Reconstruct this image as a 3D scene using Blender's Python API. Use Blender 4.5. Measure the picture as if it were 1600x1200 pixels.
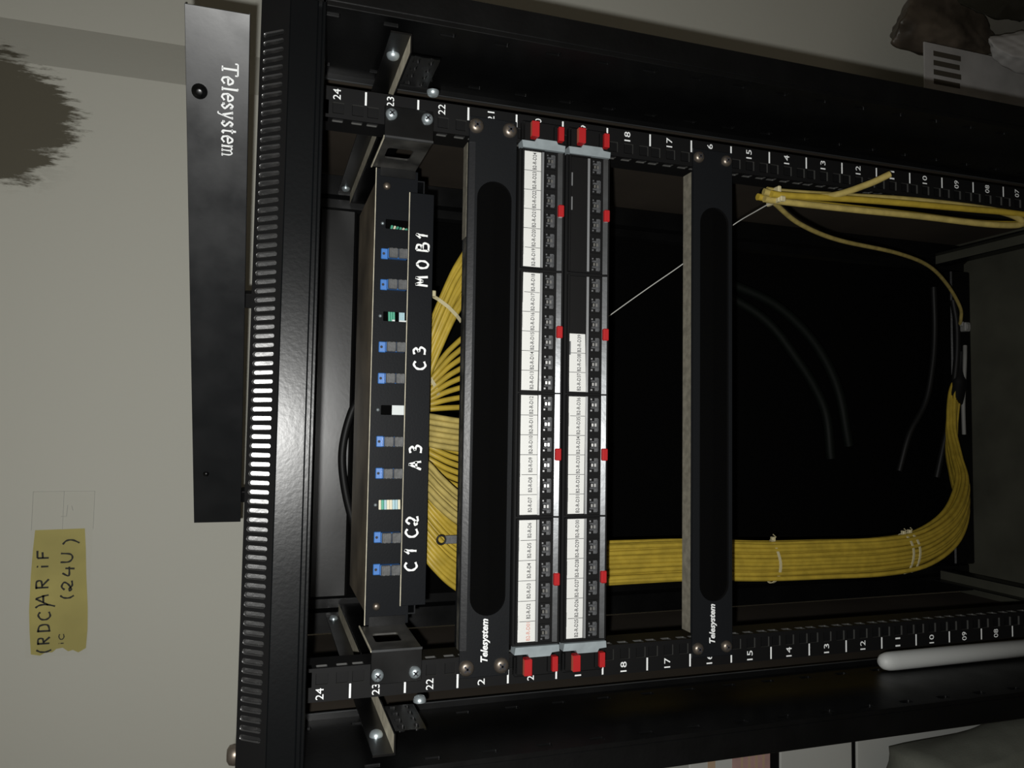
import bpy, bmesh, math, random
from mathutils import Vector, Matrix
random.seed(7)
S = bpy.context.scene
COL = S.collection
for o in list(bpy.data.objects): bpy.data.objects.remove(o)

# ------------------------------------------------------------------ camera
CAM = Vector((-0.02987, -0.63762, 1.09642))
RIGHT = Vector((0.01557, -0.30976, -0.95069)); DOWN = Vector((-0.99829, 0.04872, -0.03223)); FWD = Vector((0.05630, 0.94957, -0.30847))
cd = bpy.data.cameras.new('camera'); cam = bpy.data.objects.new('camera', cd); COL.objects.link(cam)
cd.sensor_width = 36.0; cd.lens = 1196.64 * 36 / 1600; cd.clip_start = 0.01
R3 = Matrix((RIGHT, -DOWN, -FWD)).transposed()
cam.matrix_world = Matrix.Translation(CAM) @ R3.to_4x4()
S.camera = cam
# ------------------------------------------------------------------ light: the phone's flash beside the lens, dim warm room
S.view_settings.view_transform = 'Standard'; S.view_settings.look = 'None'
S.view_settings.exposure = 0.0; S.view_settings.gamma = 1.0; S.view_settings.use_curve_mapping = False
w = bpy.data.worlds.new('room_dimness'); S.world = w; w.use_nodes = True
w.node_tree.nodes['Background'].inputs[0].default_value = (1.0, 0.84, 0.66, 1)
w.node_tree.nodes['Background'].inputs[1].default_value = 0.10
ld = bpy.data.lights.new('phone_flash', 'SPOT'); lo = bpy.data.objects.new('phone_flash', ld); COL.objects.link(lo)
ld.energy = 25.0; ld.spot_size = math.radians(168); ld.spot_blend = 1.0; ld.shadow_soft_size = 0.004; ld.color = (1.0, 0.995, 0.965)
# the flash beam leaves the phone a little above its lens axis
aim = (FWD - RIGHT * 0.16).normalized()
lo.location = CAM - RIGHT * 0.014 + DOWN * 0.017
lo.rotation_euler = aim.to_track_quat('-Z', 'Y').to_euler()

# ------------------------------------------------------------------ materials
def nd(nt, t, **k):
    n = nt.nodes.new(t)
    for a, v in k.items(): setattr(n, a, v)
    return n
def mat(name, col, rough=0.5, metal=0.0, spec=0.5, bump=0.0, bscale=300.0, var=0.0, vscale=40.0, rvar=0.0, col2=None):
    m = bpy.data.materials.new(name); m.use_nodes = True; nt = m.node_tree; p = nt.nodes['Principled BSDF']
    p.inputs['Base Color'].default_value = (*col, 1); p.inputs['Roughness'].default_value = rough
    p.inputs['Metallic'].default_value = metal; p.inputs['Specular IOR Level'].default_value = spec
    tc = nd(nt, 'ShaderNodeTexCoord')
    if bump > 0:
        n = nd(nt, 'ShaderNodeTexNoise'); n.inputs['Scale'].default_value = bscale; n.inputs['Detail'].default_value = 3
        nt.links.new(tc.outputs['Object'], n.inputs['Vector'])
        b = nd(nt, 'ShaderNodeBump'); b.inputs['Strength'].default_value = bump; b.inputs['Distance'].default_value = 0.001
        nt.links.new(n.outputs['Fac'], b.inputs['Height']); nt.links.new(b.outputs['Normal'], p.inputs['Normal'])
    if var > 0 or col2 or rvar > 0:
        n = nd(nt, 'ShaderNodeTexNoise'); n.inputs['Scale'].default_value = vscale; n.inputs['Detail'].default_value = 5
        nt.links.new(tc.outputs['Object'], n.inputs['Vector'])
        if var > 0 or col2:
            r = nd(nt, 'ShaderNodeValToRGB'); r.color_ramp.elements[0].position = 0.35; r.color_ramp.elements[1].position = 0.68
            c2 = col2 if col2 else tuple(c * (1 - var) for c in col)
            r.color_ramp.elements[0].color = (*c2, 1); r.color_ramp.elements[1].color = (*col, 1)
            nt.links.new(n.outputs['Fac'], r.inputs['Fac']); nt.links.new(r.outputs['Color'], p.inputs['Base Color'])
        if rvar > 0:
            mr = nd(nt, 'ShaderNodeMapRange'); mr.inputs['From Min'].default_value = 0.3; mr.inputs['From Max'].default_value = 0.7
            mr.inputs['To Min'].default_value = rough - rvar; mr.inputs['To Max'].default_value = rough + rvar
            nt.links.new(n.outputs['Fac'], mr.inputs['Value']); nt.links.new(mr.outputs[0], p.inputs['Roughness'])
    return m
M = {}
M['powder'] = mat('black_powder_coat', (0.0013, 0.0014, 0.0015), 0.42, spec=0.3, bump=0.12, bscale=260, rvar=0.05, vscale=25)
M['header'] = mat('black_textured_enamel', (0.0022, 0.0026, 0.0030), 0.30, spec=0.20, bump=0.07, bscale=300, rvar=0.02, vscale=14)
M['rearheader'] = mat('grey_black_enamel', (0.004, 0.004, 0.004), 0.345, spec=0.62, bump=0.05, bscale=200, rvar=0.03, vscale=12)
M['smooth'] = mat('black_gloss_paint', (0.0020, 0.0021, 0.0022), 0.33, spec=0.45, bump=0.05, bscale=120, rvar=0.06, vscale=18)
M['gloss'] = mat('glossy_enamel', (0.006, 0.006, 0.006), 0.285, spec=0.75, bump=0.10, bscale=240)
M['matte'] = mat('black_matte_plastic', (0.0028, 0.0028, 0.0030), 0.62, spec=0.22)
M['panel'] = mat('black_panel_paint', (0.0062, 0.0070, 0.0082), 0.42, spec=0.26, bump=0.06, bscale=500)
M['fibre'] = mat('dull_black_panel', (0.0062, 0.0070, 0.0085), 0.46, spec=0.09, bump=0.06, bscale=500)
M['holeedge'] = mat('lit_hole_edge', (0.045, 0.045, 0.042), 0.6)  # lighter grey paints in the light caught by the hole rims
M['earwall'] = mat('grey_reflection_paint', (0.075, 0.073, 0.066), 0.45, spec=0.5, var=0.8, vscale=30)  # grey stands for the bright reflection on the ears' inner walls
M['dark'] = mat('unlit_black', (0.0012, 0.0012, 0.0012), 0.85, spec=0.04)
M['dust'] = mat('grey_beige_dust', (0.21, 0.195, 0.155), 0.95, spec=0.1, var=0.35, vscale=160)
M['dust2'] = mat('thin_brown_dust', (0.34, 0.28, 0.20), 0.40, spec=0.5, var=0.6, vscale=14, col2=(0.12, 0.10, 0.075))
M['dust3'] = mat('thick_beige_dust', (0.68, 0.63, 0.49), 0.95, spec=0.1, var=0.3, vscale=120)
M['side'] = mat('dusty_side_panel', (0.050, 0.040, 0.030), 0.85, spec=0.2, var=0.3, vscale=8)
M['base'] = mat('dusty_base_plate', (0.060, 0.060, 0.045), 0.8, spec=0.2, var=0.4, vscale=9)
M['zinc'] = mat('zinc_screw', (0.50, 0.57, 0.60), 0.34, metal=0.75)
M['nickel'] = mat('brown_nickel_screw', (0.20, 0.17, 0.14), 0.38, metal=0.8)
M['steel'] = mat('galvanised_steel', (0.32, 0.37, 0.39), 0.6, metal=0.3, var=0.2, vscale=90)
M['trim'] = mat('grey_metal_trim', (0.125, 0.13, 0.135), 0.30, metal=0.75, bump=0.10, bscale=150, var=0.3, vscale=30)
M['clear'] = mat('pale_clear_plastic_edge', (0.16, 0.165, 0.17), 0.28, spec=0.8, bump=0.1, bscale=90)
M['paper'] = mat('white_label_paper', (0.655, 0.66, 0.645), 0.7, spec=0.3)
M['ink'] = mat('black_print', (0.02, 0.02, 0.025), 0.7)
M['redink'] = mat('faded_red_print', (0.55, 0.25, 0.20), 0.7)
M['white'] = mat('white_print', (0.78, 0.80, 0.80), 0.6)
M['marker'] = mat('white_paint_marker', (0.85, 0.87, 0.86), 0.55)
M['red'] = mat('red_plastic', (0.36, 0.014, 0.016), 0.40, spec=0.45)
M['redtop'] = mat('dusty_red_plastic', (0.42, 0.10, 0.06), 0.8, spec=0.2)
M['shutter'] = mat('grey_jack_shutter', (0.080, 0.083, 0.088), 0.38, spec=0.6, var=0.4, vscale=600)
M['tab'] = mat('bright_jack_contact', (0.09, 0.088, 0.08), 0.27, spec=0.9)
M['blue'] = mat('blue_adapter', (0.045, 0.17, 0.48), 0.35, spec=0.6)
M['cap'] = mat('grey_dust_cap', (0.085, 0.088, 0.09), 0.55, var=0.35, vscale=220, bump=0.2, bscale=300)
M['yellow'] = mat('yellow_cable_jacket', (0.42, 0.30, 0.035), 0.5, spec=0.4, var=0.25, vscale=70)
M['yellow2'] = mat('dusty_yellow_cable', (0.42, 0.33, 0.10), 0.7, spec=0.25, var=0.3, vscale=90)
M['tie'] = mat('white_nylon_tie', (0.45, 0.40, 0.24), 0.5)
M['string'] = mat('clear_nylon_string', (0.42, 0.42, 0.39), 0.35)
M['blackcable'] = mat('black_cable_jacket', (0.006, 0.006, 0.006), 0.5, spec=0.25)
M['greycable'] = mat('grey_cable_jacket', (0.17, 0.17, 0.16), 0.6)
M['greencable'] = mat('dark_green_cable', (0.0018, 0.0032, 0.0022), 0.6, spec=0.2)
M['conduit'] = mat('white_pvc', (0.40, 0.41, 0.40), 0.55)
M['note'] = mat('yellow_note_paper', (0.56, 0.49, 0.16), 0.7, var=0.22, vscale=16)
M['pen'] = mat('dark_pen_ink', (0.035, 0.035, 0.03), 0.8)
M['fibre_g'] = mat('green_fibre_sleeve', (0.08, 0.36, 0.24), 0.5)
M['fibre_b'] = mat('pale_blue_fibre_sleeve', (0.38, 0.55, 0.60), 0.5)
M['fibre_w'] = mat('ivory_fibre_sleeve', (0.72, 0.68, 0.52), 0.5)
M['pearl'] = mat('white_splice_plate', (0.62, 0.66, 0.66), 0.5)
M['floor'] = mat('dusty_concrete', (0.20, 0.19, 0.16), 0.9, var=0.35, vscale=5, bump=0.4, bscale=40)
M['carton'] = mat('white_carton_board', (0.56, 0.57, 0.54), 0.8, var=0.08, vscale=6)
M['pink'] = mat('faded_pink_print', (0.52, 0.33, 0.30), 0.8, var=0.2, vscale=30)
M['tan'] = mat('tan_tape', (0.50, 0.36, 0.24), 0.7)
M['sack'] = mat('grey_woven_sack', (0.19, 0.20, 0.165), 0.9, var=0.2, vscale=30, bump=0.5, bscale=350)
M['brownbag'] = mat('brown_plastic_bag', (0.125, 0.10, 0.075), 0.40, spec=0.4, var=0.6, vscale=22, bump=0.3, bscale=40)
M['darkbag'] = mat('dark_plastic_bag', (0.030, 0.028, 0.020), 0.25, spec=0.6, bump=0.4, bscale=60)
M['rust'] = mat('red_brown_cloth', (0.15, 0.065, 0.035), 0.85, var=0.4, vscale=20)
M['bagwhite'] = mat('crumpled_white_paper', (0.42, 0.41, 0.40), 0.7, var=0.3, vscale=12)

# wall paint with an old damp stain (a stain with a shape of its own) and scuffs
def wall_material():
    m = bpy.data.materials.new('off_white_plaster'); m.use_nodes = True; nt = m.node_tree; p = nt.nodes['Principled BSDF']; L = nt.links.new
    p.inputs['Roughness'].default_value = 0.75; p.inputs['Specular IOR Level'].default_value = 0.25
    tc = nd(nt, 'ShaderNodeTexCoord'); sx = nd(nt, 'ShaderNodeSeparateXYZ'); L(tc.outputs['Object'], sx.inputs[0])
    def math_(op, a, b=None, c=None):
        n = nd(nt, 'ShaderNodeMath', operation=op)
        for i, v in enumerate((a, b, c)):
            if v is None: continue
            if isinstance(v, (int, float)): n.inputs[i].default_value = v
            else: L(v, n.inputs[i])
        return n.outputs[0]
    mp = nd(nt, 'ShaderNodeMapping'); L(tc.outputs['Object'], mp.inputs[0]); mp.inputs['Scale'].default_value = (70, 1, 14)
    st = nd(nt, 'ShaderNodeTexNoise'); L(mp.outputs[0], st.inputs['Vector']); st.inputs['Scale'].default_value = 1.0; st.inputs['Detail'].default_value = 6; st.inputs['Roughness'].default_value = 0.7
    bl = nd(nt, 'ShaderNodeTexNoise'); L(tc.outputs['Object'], bl.inputs['Vector']); bl.inputs['Scale'].default_value = 13; bl.inputs['Detail'].default_value = 4
    # stain: an ellipse round (0.41, 1.51) with ragged lower edge
    dx = math_('DIVIDE', math_('SUBTRACT', sx.outputs[0], 0.405), 0.105); dz = math_('DIVIDE', math_('SUBTRACT', sx.outputs[2], 1.50), 0.125)
    d = math_('SQRT', math_('ADD', math_('MULTIPLY', dx, dx), math_('MULTIPLY', dz, dz)))
    d = math_('ADD', d, math_('MULTIPLY', math_('SUBTRACT', st.outputs['Fac'], 0.5), 1.5))
    d = math_('ADD', d, math_('MULTIPLY', math_('SUBTRACT', bl.outputs['Fac'], 0.5), 0.7))
    k = nd(nt, 'ShaderNodeMapRange'); k.inputs['From Min'].default_value = 1.05; k.inputs['From Max'].default_value = 0.88; L(d, k.inputs['Value'])
    sc = nd(nt, 'ShaderNodeMapRange'); sc.inputs['From Min'].default_value = 1.45; sc.inputs['From Max'].default_value = 0.9; sc.inputs['To Max'].default_value = 0.30
    L(d, sc.inputs['Value'])
    spk = nd(nt, 'ShaderNodeMapRange'); L(st.outputs['Fac'], spk.inputs['Value']); spk.inputs['From Min'].default_value = 0.56; spk.inputs['From Max'].default_value = 0.62
    scm = math_('MULTIPLY', sc.outputs[0], spk.outputs[0])
    lg = nd(nt, 'ShaderNodeTexNoise'); L(tc.outputs['Object'], lg.inputs['Vector']); lg.inputs['Scale'].default_value = 2.2; lg.inputs['Detail'].default_value = 3
    base = nd(nt, 'ShaderNodeMix', data_type='RGBA'); L(lg.outputs['Fac'], base.inputs['Factor'])
    base.inputs['A'].default_value = (0.580, 0.580, 0.515, 1); base.inputs['B'].default_value = (0.630, 0.625, 0.555, 1)
    a = nd(nt, 'ShaderNodeMix', data_type='RGBA'); L(scm, a.inputs['Factor']); L(base.outputs['Result'], a.inputs['A']); a.inputs['B'].default_value = (0.16, 0.15, 0.12, 1)
    b = nd(nt, 'ShaderNodeMix', data_type='RGBA'); L(k.outputs[0], b.inputs['Factor']); L(a.outputs['Result'], b.inputs['A']); b.inputs['B'].default_value = (0.125, 0.115, 0.085, 1)
    L(b.outputs['Result'], p.inputs['Base Color'])
    bn = nd(nt, 'ShaderNodeTexNoise'); L(tc.outputs['Object'], bn.inputs['Vector']); bn.inputs['Scale'].default_value = 90
    bp = nd(nt, 'ShaderNodeBump'); bp.inputs['Strength'].default_value = 0.12; bp.inputs['Distance'].default_value = 0.002; L(bn.outputs['Fac'], bp.inputs['Height']); L(bp.outputs['Normal'], p.inputs['Normal'])
    return m
M['wall'] = wall_material()
def film(name, tint, gloss):
    m = bpy.data.materials.new(name); m.use_nodes = True; nt = m.node_tree; nt.nodes.remove(nt.nodes['Principled BSDF'])
    t = nd(nt, 'ShaderNodeBsdfTransparent'); t.inputs[0].default_value = (*tint, 1); g = nd(nt, 'ShaderNodeBsdfGlossy'); g.inputs['Roughness'].default_value = 0.15
    mx = nd(nt, 'ShaderNodeMixShader'); mx.inputs[0].default_value = gloss
    nt.links.new(t.outputs[0], mx.inputs[1]); nt.links.new(g.outputs[0], mx.inputs[2]); nt.links.new(mx.outputs[0], nt.nodes['Material Output'].inputs[0])
    return m
M['film'] = film('clear_tape_film', (0.998, 0.998, 0.996), 0.004)

# ------------------------------------------------------------------ mesh builder
class MB:
    def __init__(s): s.v = []; s.f = []; s.m = []; s.sm = []
    def add(s, vs, fs, mi=0, smooth=False):
        o = len(s.v); s.v += [tuple(v) for v in vs]
        for f in fs: s.f.append([o + i for i in f]); s.m.append(mi); s.sm.append(smooth)
        return s
    def quad(s, a, b, c, d, mi=0): return s.add([a, b, c, d], [(0, 1, 2, 3)], mi)
    def box(s, x0, x1, y0, y1, z0, z1, mi=0, c=0.0, top=None):
        lo_ = (min(x0, x1), min(y0, y1), min(z0, z1)); hi = (max(x0, x1), max(y0, y1), max(z0, z1))
        c = min(c, *[(hi[i] - lo_[i]) * 0.45 for i in range(3)])
        if c <= 0:
            vs = [(x, y, z) for x in (lo_[0], hi[0]) for y in (lo_[1], hi[1]) for z in (lo_[2], hi[2])]
            fs = [(0, 1, 3, 2), (4, 6, 7, 5), (0, 4, 5, 1), (2, 3, 7, 6), (0, 2, 6, 4), (1, 5, 7, 3)]
            for i, f in enumerate(fs): s.add(vs, [f], top if (top is not None and i == 5) else mi)
            return s
        vs = []; idx = {}
        for sx in (0, 1):
            for sy in (0, 1):
                for sz in (0, 1):
                    sg = (sx, sy, sz)
                    for a in range(3):
                        p = []
                        for i in range(3):
                            e = hi[i] if sg[i] else lo_[i]
                            if i != a: e += -c if sg[i] else c
                            p.append(e)
                        idx[(sg, a)] = len(vs); vs.append(p)
        fs = []
        def sgn(a, va, b, vb, cc, vc):
            t = [0, 0, 0]; t[a] = va; t[b] = vb; t[cc] = vc; return tuple(t)
        ms = []
        for a in range(3):
            b, d = (a + 1) % 3, (a + 2) % 3
            for va in (0, 1):
                q = [idx[(sgn(a, va, b, vb, d, vd), a)] for vb, vd in ((0, 0), (1, 0), (1, 1), (0, 1))]
                fs.append(q if va else q[::-1]); ms.append(top if (top is not None and a == 2 and va) else mi)
            for va in (0, 1):
                for vb in (0, 1):
                    q = [idx[(sgn(a, va, b, vb, d, 0), a)], idx[(sgn(a, va, b, vb, d, 0), b)], idx[(sgn(a, va, b, vb, d, 1), b)], idx[(sgn(a, va, b, vb, d, 1), a)]]
                    fs.append(q if va == vb else q[::-1]); ms.append(mi)
        for sg in [(x, y, z) for x in (0, 1) for y in (0, 1) for z in (0, 1)]:
            fs.append([idx[(sg, 0)], idx[(sg, 1)], idx[(sg, 2)]]); ms.append(mi)
        o = len(s.v); s.v += [tuple(v) for v in vs]
        for f, k in zip(fs, ms): s.f.append([o + i for i in f]); s.m.append(k); s.sm.append(False)
        return s
    def prism(s, poly, axis, a0, a1, mi=0, smooth=False):
        """poly of 2-d points in the two axes other than `axis` (in x,y,z order), extruded from a0 to a1"""
        n = len(poly)
        def P(p, a):
            q = list(p); q.insert(axis, a); return q
        vs = [P(p, a0) for p in poly] + [P(p, a1) for p in poly]
        s.add(vs, [(i, (i + 1) % n, n + (i + 1) % n, n + i) for i in range(n)], mi, smooth)
        s.add([P(p, a0) for p in poly], [tuple(range(n))], mi); s.add([P(p, a1) for p in poly], [tuple(range(n - 1, -1, -1))], mi)
        return s
    def strip(s, poly, axis, a0, a1, mi=0, smooth=False):
        n = len(poly)
        def P(p, a):
            q = list(p); q.insert(axis, a); return q
        vs = [P(p, a0) for p in poly] + [P(p, a1) for p in poly]
        return s.add(vs, [(i, i + 1, n + i + 1, n + i) for i in range(n - 1)], mi, smooth)
    def tube(s, pts, r, n=8, mi=0, caps=True, smooth=True):
        pts = [Vector(p) for p in pts]; k = len(pts); rs = r if isinstance(r, (list, tuple)) else [r] * k
        t0 = (pts[1] - pts[0]).normalized(); u = t0.orthogonal().normalized(); vs = []
        for i, p in enumerate(pts):
            t = (pts[min(i + 1, k - 1)] - pts[max(i - 1, 0)]).normalized()
            u = (u - t * u.dot(t)).normalized(); w_ = t.cross(u)
            vs += [p + (u * math.cos(2 * math.pi * j / n) + w_ * math.sin(2 * math.pi * j / n)) * rs[i] for j in range(n)]
        fs = [(i * n + j, i * n + (j + 1) % n, (i + 1) * n + (j + 1) % n, (i + 1) * n + j) for i in range(k - 1) for j in range(n)]
        s.add(vs, fs, mi, smooth)
        if caps: s.add(vs[:n], [tuple(range(n - 1, -1, -1))], mi); s.add(vs[-n:], [tuple(range(n))], mi)
        return s
    def lathe(s, prof, c, axis, n=16, mi=0, smooth=True):
        """prof: (radius, height along axis) pairs"""
        a = Vector(axis).normalized(); u = a.orthogonal().normalized(); w_ = a.cross(u); c = Vector(c); vs = []
        for r, h in prof: vs += [c + a * h + (u * math.cos(2 * math.pi * j / n) + w_ * math.sin(2 * math.pi * j / n)) * max(r, 1e-6) for j in range(n)]
        k = len(prof)
        return s.add(vs, [(i * n + j, i * n + (j + 1) % n, (i + 1) * n + (j + 1) % n, (i + 1) * n + j) for i in range(k - 1) for j in range(n)], mi, smooth)
    def holed(s, o, u, v, rect, hole, depth=None, rim=0.0, mi=0, mrim=None):
        """a rectangle (u0,u1,v0,v1) in the plane o+u*a+v*b with a hole (list of (a,b), 16 points from angle 0) and a rolled rim going `depth` along -normal"""
        o, u, v = Vector(o), Vector(u), Vector(v); nrm = u.cross(v).normalized(); u0, u1, v0, v1 = rect; n = len(hole)
        cx = sum(h[0] for h in hole) / n; cy = sum(h[1] for h in hole) / n; outer = []
        for h in hole:
            dx, dy = h[0] - cx, h[1] - cy; ts = []
            if dx > 1e-9: ts.append((u1 - cx) / dx)
            if dx < -1e-9: ts.append((u0 - cx) / dx)
            if dy > 1e-9: ts.append((v1 - cy) / dy)
            if dy < -1e-9: ts.append((v0 - cy) / dy)
            t = min(ts); outer.append((cx + dx * t, cy + dy * t))
        # add true corners
        P = lambda p, d=0: o + u * p[0] + v * p[1] - nrm * d
        vs = [P(p) for p in outer] + [P(p) for p in hole]; fs = []
        w_, h_ = u1 - u0, v1 - v0; per = 2 * (w_ + h_); cps = [(0.0, (u0, v0)), (w_, (u1, v0)), (w_ + h_, (u1, v1)), (2 * w_ + h_, (u0, v1))]
        def par(p):
            if abs(p[1] - v0) < 1e-8: return p[0] - u0
            if abs(p[0] - u1) < 1e-8: return w_ + p[1] - v0
            if abs(p[1] - v1) < 1e-8: return w_ + h_ + u1 - p[0]
            return 2 * w_ + h_ + v1 - p[1]
        for i in range(n):
            j = (i + 1) % n; ta, tb = par(outer[i]), par(outer[j])
            if tb < ta - 1e-9: tb += per
            cs = sorted((tc_ + kk * per, cp) for tc_, cp in cps for kk in (0, 1) if ta + 1e-7 < tc_ + kk * per < tb - 1e-7)
            idx = []
            for _, cp in cs: vs.append(P(cp)); idx.append(len(vs) - 1)
            fs.append((i, *idx, j, n + j, n + i))
        s.add(vs, fs, mi)
        if depth:
            rings = [(1.0, 0.0), (1 - rim * 0.3, depth * 0.12), (1 - rim * 0.75, depth * 0.4), (1 - rim, depth)] if rim else [(1.0, 0.0), (1.0, depth)]
            vv = []
            mx_ = max(abs(h[0] - cx) for h in hole); my_ = max(abs(h[1] - cy) for h in hole); k = min(mx_, my_)
            for sc, d in rings:
                q = (1 - sc) * k
                for h in hole:
                    dx, dy = h[0] - cx, h[1] - cy
                    vv.append(P((cx + dx * (mx_ - q) / mx_, cy + dy * (my_ - q) / my_), d))
            s.add(vv, [(r * n + i, r * n + (i + 1) % n, (r + 1) * n + (i + 1) % n, (r + 1) * n + i) for r in range(len(rings) - 1) for i in range(n)], mi if mrim is None else mrim, bool(rim))
        return s
    def build(s, name, mats, parent=None, label=None, flip=True):
        me = bpy.data.meshes.new(name); me.from_pydata(s.v, [], s.f); me.polygons.foreach_set('material_index', s.m); me.polygons.foreach_set('use_smooth', s.sm)
        for k in (mats if isinstance(mats, (list, tuple)) else [mats]): me.materials.append(M[k] if isinstance(k, str) else k)
        if flip:
            b = bmesh.new(); b.from_mesh(me); bmesh.ops.recalc_face_normals(b, faces=b.faces); b.to_mesh(me); b.free()
        me.update(); return link(name, me, parent, label)
def link(name, me, parent=None, label=None):
    o = bpy.data.objects.new(name, me); COL.objects.link(o)
    if parent is not None:
        o.parent = parent
        if parent.type == 'EMPTY': o.location = -Vector(parent.location)
    if label: o['label'] = label
    return o
def thing(name, loc, label, cat, group=None):
    o = bpy.data.objects.new(name, None); COL.objects.link(o); o.location = loc; o.empty_display_size = 0.02
    return tag(o, label, cat, group)
def tag(o, label, cat, group=None):
    o['label'] = label; o['category'] = cat
    if group: o['group'] = group
    return o
def place(o, parent, loc):
    """a copy of part o under parent, its own origin at world loc"""
    c = o.copy(); COL.objects.link(c); c.parent = parent; c.location = Vector(loc) - (Vector(parent.location) if parent.type == 'EMPTY' else Vector()); return c
def rrect(w_, h, r, n=4):
    pts = []
    for cx, cy, a0 in ((w_ - r, h - r, 0), (-(w_ - r), h - r, 90), (-(w_ - r), -(h - r), 180), (w_ - r, -(h - r), 270)):
        for i in range(n): a = math.radians(a0 + 90 * i / (n - 1)); pts.append((cx + r * math.cos(a), cy + r * math.sin(a)))
    return pts
def shift(pts, a, b): return [(p[0] + a, p[1] + b) for p in pts]
def catmull(P, k=8):
    P = [Vector(p) for p in P]; Q = [P[0] * 2 - P[1]] + P + [P[-1] * 2 - P[-2]]; out = []
    for i in range(1, len(Q) - 2):
        for j in range(k):
            t = j / k; a, b, c, d = Q[i - 1], Q[i], Q[i + 1], Q[i + 2]
            out.append(0.5 * ((2 * b) + (c - a) * t + (2 * a - 5 * b + 4 * c - d) * t * t + (3 * b - a - 3 * c + d) * t ** 3))
    return out + [P[-1]]

# ------------------------------------------------------------------ writing
_tc = {}
def glyphs(body, bold=0.0, shear=0.0, space=1.0):
    key = (body, bold, shear, space)
    if key not in _tc:
        c = bpy.data.curves.new('print', 'FONT'); c.body = body; c.offset = bold; c.shear = shear; c.space_character = space; c.resolution_u = 2; c.size = 1
        o = bpy.data.objects.new('print', c); COL.objects.link(o); dg = bpy.context.evaluated_depsgraph_get()
        me = bpy.data.meshes.new_from_object(o.evaluated_get(dg)); v = [tuple(p.co) for p in me.vertices]; f = [tuple(p.vertices) for p in me.polygons]
        x0 = min(p[0] for p in v); x1 = max(p[0] for p in v); y0 = min(p[1] for p in v); y1 = max(p[1] for p in v)
        _tc[key] = ([((p[0] - x0) / (x1 - x0), (p[1] - y0) / (y1 - y0)) for p in v], f)
        bpy.data.objects.remove(o); bpy.data.meshes.remove(me); bpy.data.curves.remove(c)
    return _tc[key]
def write(mb, body, o, u, v, mi=0, **k):
    """print body into the parallelogram at o (lower left), u (whole width), v (whole height)"""
    vs, fs = glyphs(body, **k); o, u, v = Vector(o), Vector(u), Vector(v)
    mb.add([o + u * a + v * b for a, b in vs], fs, mi)
def stroke(mb, pts, o, u, v, wd, mi=0, k=5, smooth=True, closed=False):
    """a pen stroke: polyline in (u,v) units drawn as a ribbon of width wd lying in the u,v plane"""
    o, u, v = Vector(o), Vector(u), Vector(v); P = [o + u * a + v * b for a, b in pts]
    if smooth and len(P) > 2: P = catmull(P, k)
    nrm = u.cross(v).normalized(); vs = []
    for i, p in enumerate(P):
        t = (P[min(i + 1, len(P) - 1)] - P[max(i - 1, 0)]).normalized(); s_ = t.cross(nrm) * wd * 0.5 * (1 + 0.16 * math.sin(i * 1.3))
        vs += [p + s_, p - s_]
    mb.add(vs, [(2 * i, 2 * i + 1, 2 * i + 3, 2 * i + 2) for i in range(len(P) - 1)], mi)
HAND = {
 'C': [[(.95, .85), (.6, 1), (.15, .75), (.1, .3), (.45, 0), (.95, .12)]],
 '1': [[(.2, .62), (.62, 1)], [(.62, 1), (.55, .5), (.5, 0)]],
 '2': [[(.1, .72), (.4, 1), (.8, .8), (.6, .4), (.15, .12), (.0, .25), (.2, .3), (.5, .05), (.95, .1)]],
 'A': [[(0, 0), (.35, .6), (.55, 1)], [(.55, 1), (.75, .5), (.85, 0)], [(.2, .38), (.85, .42)]],
 '3': [[(.1, .92), (.5, 1), (.8, .8), (.4, .55)], [(.4, .55), (.9, .4), (.7, .05), (.1, .05)]],
 'M': [[(0, 0), (.1, 1)], [(.1, 1), (.5, .4)], [(.5, .4), (.85, 1)], [(.85, 1), (1, 0)]],
 '0': [[(.5, 1), (.1, .7), (.15, .2), (.5, 0), (.85, .25), (.85, .75), (.5, 1)]],
 'B': [[(.15, 0), (.2, 1)], [(.2, 1), (.7, .95), (.75, .65), (.25, .52)], [(.25, .52), (.95, .4), (.85, .02), (.15, 0)]],
 '(': [[(.8, 1.1), (.3, .75), (.25, .25), (.7, -.15)]], ')': [[(.1, 1.25), (.7, .9), (.8, .3), (.3, -.4)]],
 'R': [[(.2, 0), (.2, 1)], [(.1, .95), (.7, .95), (.75, .6), (.2, .5)], [(.35, .5), (.9, 0)]],
 'D': [[(.2, 0), (.2, 1)], [(.1, 1), (.8, .85), (.85, .2), (.1, 0)]],
 'i': [[(.5, 0), (.5, .62)], [(.48, .85), (.54, .97)]], 'F': [[(.25, 0), (.25, .95)], [(.25, .95), (.95, .98)], [(.25, .5), (.8, .55)]],
 '4': [[(.35, 1), (.1, .4), (.95, .4)], [(.8, .75), (.75, -.1)]], 'U': [[(.1, 1), (.12, .3), (.45, 0), (.8, .2), (.88, 1)]],
}
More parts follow.
